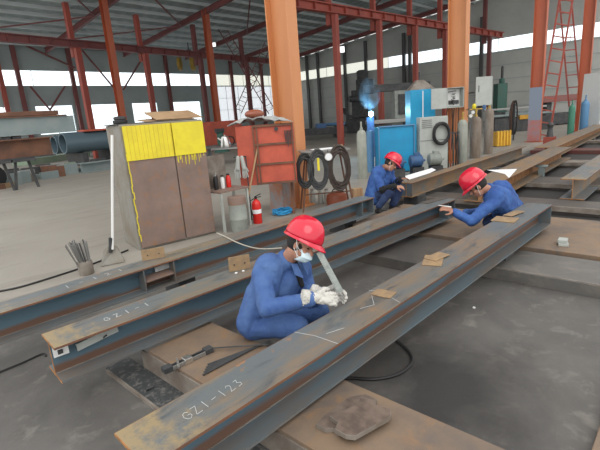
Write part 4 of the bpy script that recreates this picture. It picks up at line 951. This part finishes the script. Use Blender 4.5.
# a pile beyond the third column: dark coiled hose stand
p = at(524, 140); t = thing('hose_reel', 'dark hose bundle hanging at the left of the blue grey banded column', 'hose reel', (p.x-.1, p.y+.4, 0), az)
for k in range(5): MB().tube([(.1*math.cos(a)*(1+.2*k), .03*k, 1.0+.75*math.sin(a)) for a in [i*.45 for i in range(14)]], .03, closed=True).build('hose', 'rustbeam' if k % 2 else 'black', t)
MB().box((0, .05, .8), (.05, .05, 1.6)).build('post', 'dark', t)
# welding arc
q = away(371, 114, 16.5)
t = thing('welding_arc', 'tiny bright blue-white welding flash above the grey gas cylinder', 'welding arc', q)
MB().ell((0, 0, 0), (.085, .085, .10), seg=12, st=8).build('flame', 'spark', t)
MB().cyl((0, 0, 0), (.35, .3, -.12), .02).build('torch', 'dark', t)
MB().box((.1, .1, -q.z/2-.06), (.2, .2, q.z-.12)).build('work_stand', 'bluedark', t)
sm = bpy.data.materials.new('welding_smoke'); sm.use_nodes = True; nt = sm.node_tree; nt.nodes.remove(nt.nodes['Principled BSDF'])
pv = nt.nodes.new('ShaderNodeVolumePrincipled'); pv.inputs['Color'].default_value = (.45, .75, 1, 1); nt.links.new(pv.outputs[0], nt.nodes['Material Output'].inputs['Volume'])
tn = nt.nodes.new('ShaderNodeTexNoise'); tn.inputs['Scale'].default_value = 2.2; tn.inputs['Detail'].default_value = 3; mr_ = nt.nodes.new('ShaderNodeMapRange'); nt.links.new(tn.outputs[0], mr_.inputs[0])
mr_.inputs[1].default_value = .42; mr_.inputs[2].default_value = .7; mr_.inputs[4].default_value = 1.3; nt.links.new(mr_.outputs[0], pv.inputs['Density'])
tag(MB().ell(q+Vector((.1, .1, .75)), (.42, .42, .62), seg=16, st=10).build('welding_smoke', sm, smooth=True), 'thin blue smoke rising from the bright welding flash', 'smoke', kind='stuff')
la = bpy.data.lights.new('arc_light', 'POINT'); la.energy = 45; la.color = (.35, .7, 1); la.shadow_soft_size = .08
lo_ = bpy.data.objects.new('arc_light', la); COL.objects.link(lo_); lo_.parent = t; lo_.location = (-.12, -.12, .02)

# papers on far beams
def paper(poly, label, z):
    pts = [at(x, y, z) for x, y in poly]; o = MB().prism([Vector((p.x, p.y, z)) for p in pts], (0, 0, .002)).build('paper_sheet', 'paper'); return tag(o, label, 'paper')
paper([(405, 176), (432, 168), (436, 170), (430, 173), (408, 180)][:5], 'white drawing sheet on the rusty beam beside the far worker', .463)
paper([(487, 170), (517, 169), (509, 178), (505, 174)], 'white drawing sheet on the long rusty orange beam', .423)

# ------------------------------------------------------------------ people
def remesh(o, vox, it=4, disp=0, dsc=.08):
    r = o.modifiers.new('r', 'REMESH'); r.mode = 'VOXEL'; r.voxel_size = vox; r.use_smooth_shade = True
    s_ = o.modifiers.new('s', 'SMOOTH'); s_.iterations = it; s_.factor = .5
    if disp:
        tx = bpy.data.textures.new('folds', 'MARBLE'); tx.noise_scale = dsc; tx.noise_depth = 1; tx.turbulence = 9; tx.marble_type = 'SOFT'
        d_ = o.modifiers.new('d', 'DISPLACE'); d_.texture = tx; d_.strength = disp; d_.mid_level = .5; d_.texture_coords = 'GLOBAL'
    return o
def frame(fwd, up):
    f = Vector(fwd).normalized(); u = Vector(up); u = (u-f*u.dot(f)).normalized(); l_ = u.cross(f); return Matrix((f, l_, u)).transposed()
def hand(mb, wr, d, n_, s=1.0, curl=.5, side=1, rad=1.0):
    """palm from the wrist along d, palm facing n_, thumb on the side s*cross"""
    d = Vector(d).normalized(); n_ = Vector(n_); n_ = (n_-d*n_.dot(d)).normalized(); x = d.cross(n_)*side; wr = Vector(wr)
    for q_ in (-1.2, -.4, .4, 1.2): mb.cap(wr+d*.012*s+x*q_*.012*s, .015*s*rad, wr+d*.085*s+x*q_*.019*s, .0125*s*rad, 10)
    for i, L_ in enumerate((.070, .080, .074, .058)):
        o_ = wr+d*.088*s+x*(i-1.5)*-.0215*s; dd = d.copy(); r = .0095*s*rad
        for j, f_ in enumerate((.45, .3, .25)):
            a = curl*(.6+.35*j); dd = (dd*math.cos(a)+n_*math.sin(a)).normalized(); q = o_+dd*L_*f_*s; mb.cap(o_, r, q, r*.9, 8); o_ = q; r *= .9
            n2 = (n_*math.cos(a)-d*math.sin(a)); 
    b0 = wr+d*.025*s+x*.03*s; b1 = b0+(d*.6+x*.65+n_*.35).normalized()*.042*s; b2 = b1+(d*.85+x*.15+n_*.5).normalized()*.032*s
    mb.cap(b0, .0145*s*rad, b1, .012*s*rad, 8); mb.cap(b1, .012*s*rad, b2, .0095*s*rad, 8)
def person(label, J, face, hup, jacket, trousers, sleeveL=None, sleeveR=None, hand_dirs=None, gloves=False, helmet_tilt=0, s=1.0, mask=False, thick=1.0, armc=None):
    root = thing('person', label, 'person', (J['base'].x, J['base'].y, J['base'].z)); base = J['base']
    Q = {k: v-base for k, v in J.items() if k != 'floor'}
    HF = frame(face, hup)
    b = MB(); hd = Q['head']
    H_ = lambda x, y, z: hd + HF @ Vector((x*s, y*s, z*s))
    b.ell(H_(-.012, 0, .035), (.095*s, .076*s, .088*s), HF, 24, 16); b.ell(H_(.022, 0, -.035), (.066*s, .058*s, .082*s), HF, 20, 14)
    b.ell(H_(.05, 0, -.092), (.028*s, .03*s, .022*s), HF)          # chin
    b.cap(H_(.082, 0, .005), .009*s, H_(.104, 0, -.028), .0135*s)   # nose
    for q_ in (-1, 1):
        b.cap(H_(.078, q_*.012, .022), .01*s, H_(.07, q_*.045, .02), .009*s)   # brow
        b.ell(H_(.058, q_*.04, -.03), (.02*s, .02*s, .02*s), HF, 12, 8)        # cheek
        b.ell(H_(-.005, q_*.077, -.012), (.018*s, .008*s, .031*s), HF, 12, 8)  # ear
        b.ell(H_(.098, q_*.010, -.033), (.008*s, .008*s, .007*s), HF, 10, 6)
    b.cap(H_(.083, -.017, -.062), .0065*s, H_(.083, .017, -.062), .0065*s); b.cap(H_(.08, -.014, -.071), .007*s, H_(.08, .014, -.071), .007*s)
    b.cap(H_(-.03, 0, -.06), .058*s, Q['neck'], .062*s)
    arms = {}
    def torso(mb, e):
        for sd in ('L', 'R'):
            sh, hp = Q['sh'+sd], Q['hip'+sd]; inn = (Q['neck']-sh)*.32
            mb.cap(sh+inn*.4, (.066+e)*thick, Q['neck']-Vector((0, 0, .03)), (.055+e*.6)*thick); mb.cap(sh+inn, (.092+e)*thick, hp, (.105+e)*thick)
        cm = (Q['shL']+Q['shR'])/2; mb.cap(cm*.8+Q['neck']*.2-Vector((0, 0, .05)), (.11+e)*thick, (Q['hipL']+Q['hipR'])/2, (.12+e)*thick)
    torso(b, 0)
    for sd in ('L', 'R'):
        b.cap(Q['sh'+sd], .055*s, Q['el'+sd], .042*s); b.cap(Q['el'+sd], .041*s, Q['wr'+sd], .027*s)
        b.cap(Q['hip'+sd], .09*s, Q['kn'+sd], .058*s); b.cap(Q['kn'+sd], .055*s, Q['an'+sd], .036*s)
        if hand_dirs and not gloves: hand(b, Q['wr'+sd], *hand_dirs[sd][:2], s=s, curl=hand_dirs[sd][2], side=hand_dirs[sd][3])
        elif gloves: b.cap(Q['wr'+sd], .025, Q['wr'+sd]+Vector(hand_dirs[sd][0]).normalized()*.05, .022)
    body = remesh(b.build('body', 'skin', root, True), .0055, 3)
    # clothing
    j = MB(); torso(j, .022)
    for sd in ('L', 'R'):
        e = Q['el'+sd]; wr = Q['wr'+sd]; cu = wr+(e-wr).normalized()*.015
        j.cap(Q['sh'+sd], .078*s, e, .061*s); j.cap(e, .061*s, cu, .045*s)
        d_ = (wr-e).normalized(); j.lathe(cu-d_*.055, [(.02, 0), (.051*s, .006), (.051*s, .06), (.02, .066)], 16, d_)
    cm = Q['neck']; up = (Q['head']-Q['neck']).normalized()
    j.lathe(cm-up*.01, [(.05, 0), (.088*s, .0), (.078*s, .055), (.05, .06)], 20, up)
    for sd in ('L', 'R'): j.cap((Q['hip'+sd]), .128*thick, Q['hip'+sd]+(Q['kn'+sd]-Q['hip'+sd])*.12, .118*thick)
    jk = remesh(j.build('jacket', jacket, root, True), .008, 5, .013, .16)
    f_ = HF @ Vector((1, 0, 0))
    tr_ = MB()
    for sd in ('L', 'R'):
        tr_.cap(Q['hip'+sd], .115*s, Q['kn'+sd], .083*s); tr_.cap(Q['kn'+sd], .08*s, Q['an'+sd]+Vector((0, 0, .02)), .062*s)
    tr_.cap(Q['hipL'], .125*s, Q['hipR'], .125*s)
    remesh(tr_.build('trousers', trousers, root, True), .008, 5, .013, .18)
    for sd in ('L', 'R'):
        k_ = (Q['kn'+sd]-Q['hip'+sd]); k_.z = 0; k_ = k_.normalized() if k_.length > .01 else Vector((1, 0, 0))
        a_ = Q['an'+sd]; fz = -base.z*0 + J['floor'] - base.z + .042
        sm = MB(); sm.cap(Vector((a_.x, a_.y, fz))-k_*.04, .04, Vector((a_.x, a_.y, fz-.004))+k_*.14, .037); sm.cap(a_, .045, Vector((a_.x, a_.y, fz)), .045)
        remesh(sm.build('shoe', 'black', root, True), .006, 3)
    # hair under the helmet
    hm = MB(); hm.ell(H_(-.026, 0, .01), (.093*s, .081*s, .088*s), HF, 20, 12); o = hm.build('hair', 'hair', root, True)
    # helmet
    hs = s*1.0; hh = MB(); rs = []; CF = HF @ Matrix.Rotation(helmet_tilt, 3, 'Y'); hc = H_(-.008, 0, .046)
    prof = [(1.0, 0), (1.01, .1), (.99, .3), (.93, .52), (.82, .72), (.64, .88), (.42, .97), (.2, 1.0), (.02, 1.005)]
    for r, z in prof:
        ring = []
        for k in range(48):
            a = k*2*math.pi/48; rx, ry, rz_ = .148, .124, .160
            y_ = ry*r*math.sin(a); z_ = rz_*z
            if abs(y_) < .03 and z > .25 : z_ += .010*(1-abs(y_)/.03)*min(1, (z-.25)*3)
            ring.append(hc + CF @ (Vector((rx*r*math.cos(a), y_, z_))*hs))
        rs.append(ring)
    hh.rings(rs); hl = hh.build('helmet', 'red', root, True); ss = hl.modifiers.new('ss', 'SUBSURF'); ss.levels = ss.render_levels = 1
    bm_ = MB(); ring0, ring1, ring2, ring3 = [], [], [], []
    for k in range(48):
        a = k*2*math.pi/48; c_, s_ = math.cos(a), math.sin(a); ex = .004+.042*max(0, c_)**2
        ring0.append(hc+CF @ (Vector((.147*c_, .123*s_, .008))*hs)); ring1.append(hc+CF @ (Vector(((.150+ex)*c_, (.124+.005)*s_, -.004-.018*max(0, c_)**2))*hs))
        ring2.append(hc+CF @ (Vector(((.150+ex)*c_, (.124+.005)*s_, -.010-.018*max(0, c_)**2))*hs)); ring3.append(hc+CF @ (Vector((.136*c_, .109*s_, -.004))*hs))
    bm_.rings([ring0, ring1, ring2, ring3], closed=True); bm_.build('brim', 'red', hl, True)
    st_ = MB()
    for q_ in (-1, 1): st_.tube([hc+CF @ (Vector((.0, q_*.112, 0))*hs), H_(.02, q_*.083, -.03), H_(.035, q_*.060, -.085), H_(.04, 0, -.118)], .0025, 6)
    st_.build('chin_strap', 'white', hl)
    for q_ in (-1, 1):
        MB().ell(H_(.072, q_*.028, .004), (.009*s, .013*s, .006*s), HF, 10, 6).build('eye', 'hair', root)
    if mask:
        mk = MB(); g = []
        for i in range(9):
            v = -1+i*.25; row = []
            for k in range(9):
                u = -1+k*.25; row.append(mk.b.verts.new(H_(.118-.055*u*u-.03*v*v-(.012 if v < 0 else 0), u*.068*(1-.12*v*v), -.062+v*.042)))
            g.append(row)
        for i in range(8):
            for k in range(8): mk.b.faces.new((g[i][k], g[i][k+1], g[i+1][k+1], g[i+1][k]))
        o = mk.build('face_mask', 'mask', root, True); so = o.modifiers.new('s', 'SOLIDIFY'); so.thickness = .003; so.offset = 0
        for q_ in (-1, 1): MB().tube([H_(.06, q_*.066, -.04), H_(.03, q_*.084, -.02), H_(-.005, q_*.09, .01)], .002, 5).build('ear_loop', 'white', o)
        for q_ in (-1, 1): MB().tube([H_(.06, q_*.066, -.08), H_(.03, q_*.082, -.06), H_(-.005, q_*.09, -.03)], .002, 5).build('ear_loop', 'white', o)
    if gloves:
        for sd in ('L', 'R'):
            g = MB(); hd_ = hand_dirs[sd]; w_ = Q['wr'+sd]; d_ = Vector(hd_[0]).normalized()
            hand(g, w_+d_*.02, hd_[0], hd_[1], s=1.1, curl=hd_[2], side=hd_[3], rad=1.3)
            g.cap(w_-d_*.045, .046, w_+d_*.02, .036)
            remesh(g.build('glove', 'glove', root, True), .004, 3, .006, .02)
            cf = MB(); cf.lathe(w_-d_*.075, [(.045, 0), (.055, .004), (.052, .045), (.044, .05)], 20, d_); remesh(cf.build('glove_cuff', 'glove', root, True), .004, 2, .006, .015)
    return root, Q, HF
def J_(d, base, floor, off=0.0):
    J = {k: away(v[0], v[1], v[2]+off) for k, v in d.items()}; J['base'] = Vector(base); J['floor'] = floor
    return J
# near worker
o_ = .04
J = J_(dict(head=(301.5, 245, 3.02), neck=(287, 261, 3.12), shR=(262, 273, 3.05), shL=(303, 273, 3.32), elR=(267, 309, 2.88), wrR=(313, 298, 2.84), elL=(312, 301, 3.16), wrL=(322, 293, 3.02),
            hipR=(254, 322, 3.15), hipL=(276, 316, 3.36), knR=(297, 327, 3.02), knL=(318, 312, 3.17), anR=(262, 330, 3.3), anL=(290, 318, 3.42)), (0, 0, 0), PB, o_)
J['base'] = Vector((J['hipR'].x, J['hipR'].y, PB)); J['floor'] = PB
for k in ('anR', 'anL'): J[k].z = PB+.07
hx = Vector(RM.col[0]); hy = Vector(RM.col[1]); hz_ = Vector(RM.col[2])
fwd = (hx*.80 + hy*.42 - hz_*.42).normalized(); hup = (-hy*.9 + hx*.42 - hz_*.1)
P1 = person('worker in blue overalls, red helmet, face mask and white gloves, crouching nearest', J, fwd, hup, 'blue', 'blue', hand_dirs={'R': (hx*1+hy*.05+hz_*.12, hz_*.9+hy*.35, .62, 1), 'L': (hx*.95-hz_*.1+hy*.08, hz_*-.9+hy*.3, .8, -1)}, gloves=True, helmet_tilt=-.05, mask=True, s=.98, thick=1.0)
root, Q, HF = P1
mb = MB(); nk = Q['neck']; c_ = (Q['shL']+Q['shR'])/2
fdir = (fwd-Vector((0, 0, 1))*fwd.z).normalized()
mb.cap(nk+fdir*.065, .028, nk+fdir*.115-Vector((0, 0, .17)), .018); o = mb.build('undershirt', 'black_cloth', root, True)
for s_ in (-1, 1):
    sd_ = Vector((-fdir.y, fdir.x, 0))*s_
    cl = MB(); cl.prism([nk+fdir*.10+sd_*.02-Vector((0, 0, .0)), nk+fdir*.085+sd_*.07+Vector((0, 0, .015)), nk+fdir*.12+sd_*.085-Vector((0, 0, .06)), nk+fdir*.145+sd_*.03-Vector((0, 0, .10))], fdir*.008); cl.build('collar_flap', 'blue', root)
# square / rule held by the near worker
a, b_ = away(319, 252, 2.98), away(339, 289, 2.93)
t = thing('steel_ruler', 'worn transparent-looking straight rule held upright by the near worker', 'ruler', b_)
v = a-b_; sd_ = v.cross(hz_).normalized()*.016
sd_ = sd_*1.35
MB().prism([-sd_-v*.08, sd_-v*.08, v+sd_, v-sd_], hz_*.003).build('blade', 'clear', t)
mb = MB()
for k in range(18): q_ = v*(k/18); mb.prism([q_+sd_, q_+sd_*.6, q_+sd_*.6+v*.006, q_+sd_+v*.006], -hz_*.0006)
mb.build('graduation', 'dark', t)
# right worker
J = J_(dict(head=(477, 186, 5.15), neck=(489, 191, 5.25), shL=(497, 200, 5.12), shR=(506, 190, 5.48), elL=(471, 221, 5.05), wrL=(454, 211.5, 5.12), elR=(480, 212, 5.55), wrR=(464, 213, 5.5),
            hipL=(507, 216, 5.52), hipR=(512, 209, 5.78), knL=(490, 222, 5.58), knR=(497, 216, 5.8), anL=(510, 227, 5.8), anR=(515, 222, 5.95)), (0, 0, 0), .142)
J['base'] = Vector((J['hipR'].x, J['hipR'].y, .142)); J['floor'] = .142
for k in ('anR', 'anL'): J[k].z = .21
fwd3 = (-hx*.70 + hy*.66 + hz_*.32).normalized(); hup3 = (-hy*.75 - hx*.5)
person('worker in blue jacket and red helmet bent over the beams at the right', J, fwd3, hup3, 'blue2', 'navy', hand_dirs={'L': (-hx*.9-hy*.35, hy*.5+hz_*.5, .5, 1), 'R': (-hx-hy*.3, hy, .5, -1)}, s=1.06, thick=1.16)
w_ = away(447, 207, 5.08); tag(MB().cyl(w_+hx*.05, w_-hx*.10-hy*.02, .008, .004, 8).build('chalk_stick', 'white'), 'white marking stick in the hand of the right worker', 'marker')
# far worker
J = J_(dict(head=(391, 164, 7.12), neck=(383, 169, 7.28), shL=(389, 174, 7.5), shR=(376, 175, 7.18), elR=(382, 190, 7.05), wrR=(396, 186.5, 6.9), elL=(396, 184, 7.3), wrL=(400, 179, 7.1),
            hipR=(373, 197, 7.3), hipL=(381, 195, 7.5), knR=(390, 192, 7.0), knL=(399, 190, 7.2), anR=(379, 207, 7.05), anL=(393, 205, 7.25)), (0, 0, 0), 0.0, .2)
J['base'] = Vector((J['hipR'].x, J['hipR'].y, 0)); J['floor'] = max(0, min(J['anR'].z, J['anL'].z)-.09)
fwd2 = (hx*.78 + hy*.5 - hz_*.38).normalized(); hup2 = (-hy*.85 + hx*.45)
root2, Q2, _ = person('worker in navy overalls with black sleeve covers, squatting at the beam end', J, fwd2, hup2, 'blue2', 'navy', hand_dirs={'R': (hx*.9+hy*.1, hy*.5+hz_*.5, .5, -1), 'L': (hx*.9-hy*.1, hy*.8, .4, 1)}, s=1.0, thick=1.15)
F2 = J['floor']
sv = MB(); sv.cap(Q2['elR'], .066, Q2['wrR']-(Q2['wrR']-Q2['elR']).normalized()*.02, .052); remesh(sv.build('sleeve_cover', 'black_cloth', root2, True), .008, 3, .012, .05)
sv = MB(); sv.cap(Q2['elL'], .066, Q2['wrL']-(Q2['wrL']-Q2['elL']).normalized()*.02, .052); remesh(sv.build('sleeve_cover', 'black_cloth', root2, True), .008, 3, .012, .05)
print('far worker feet z', F2)
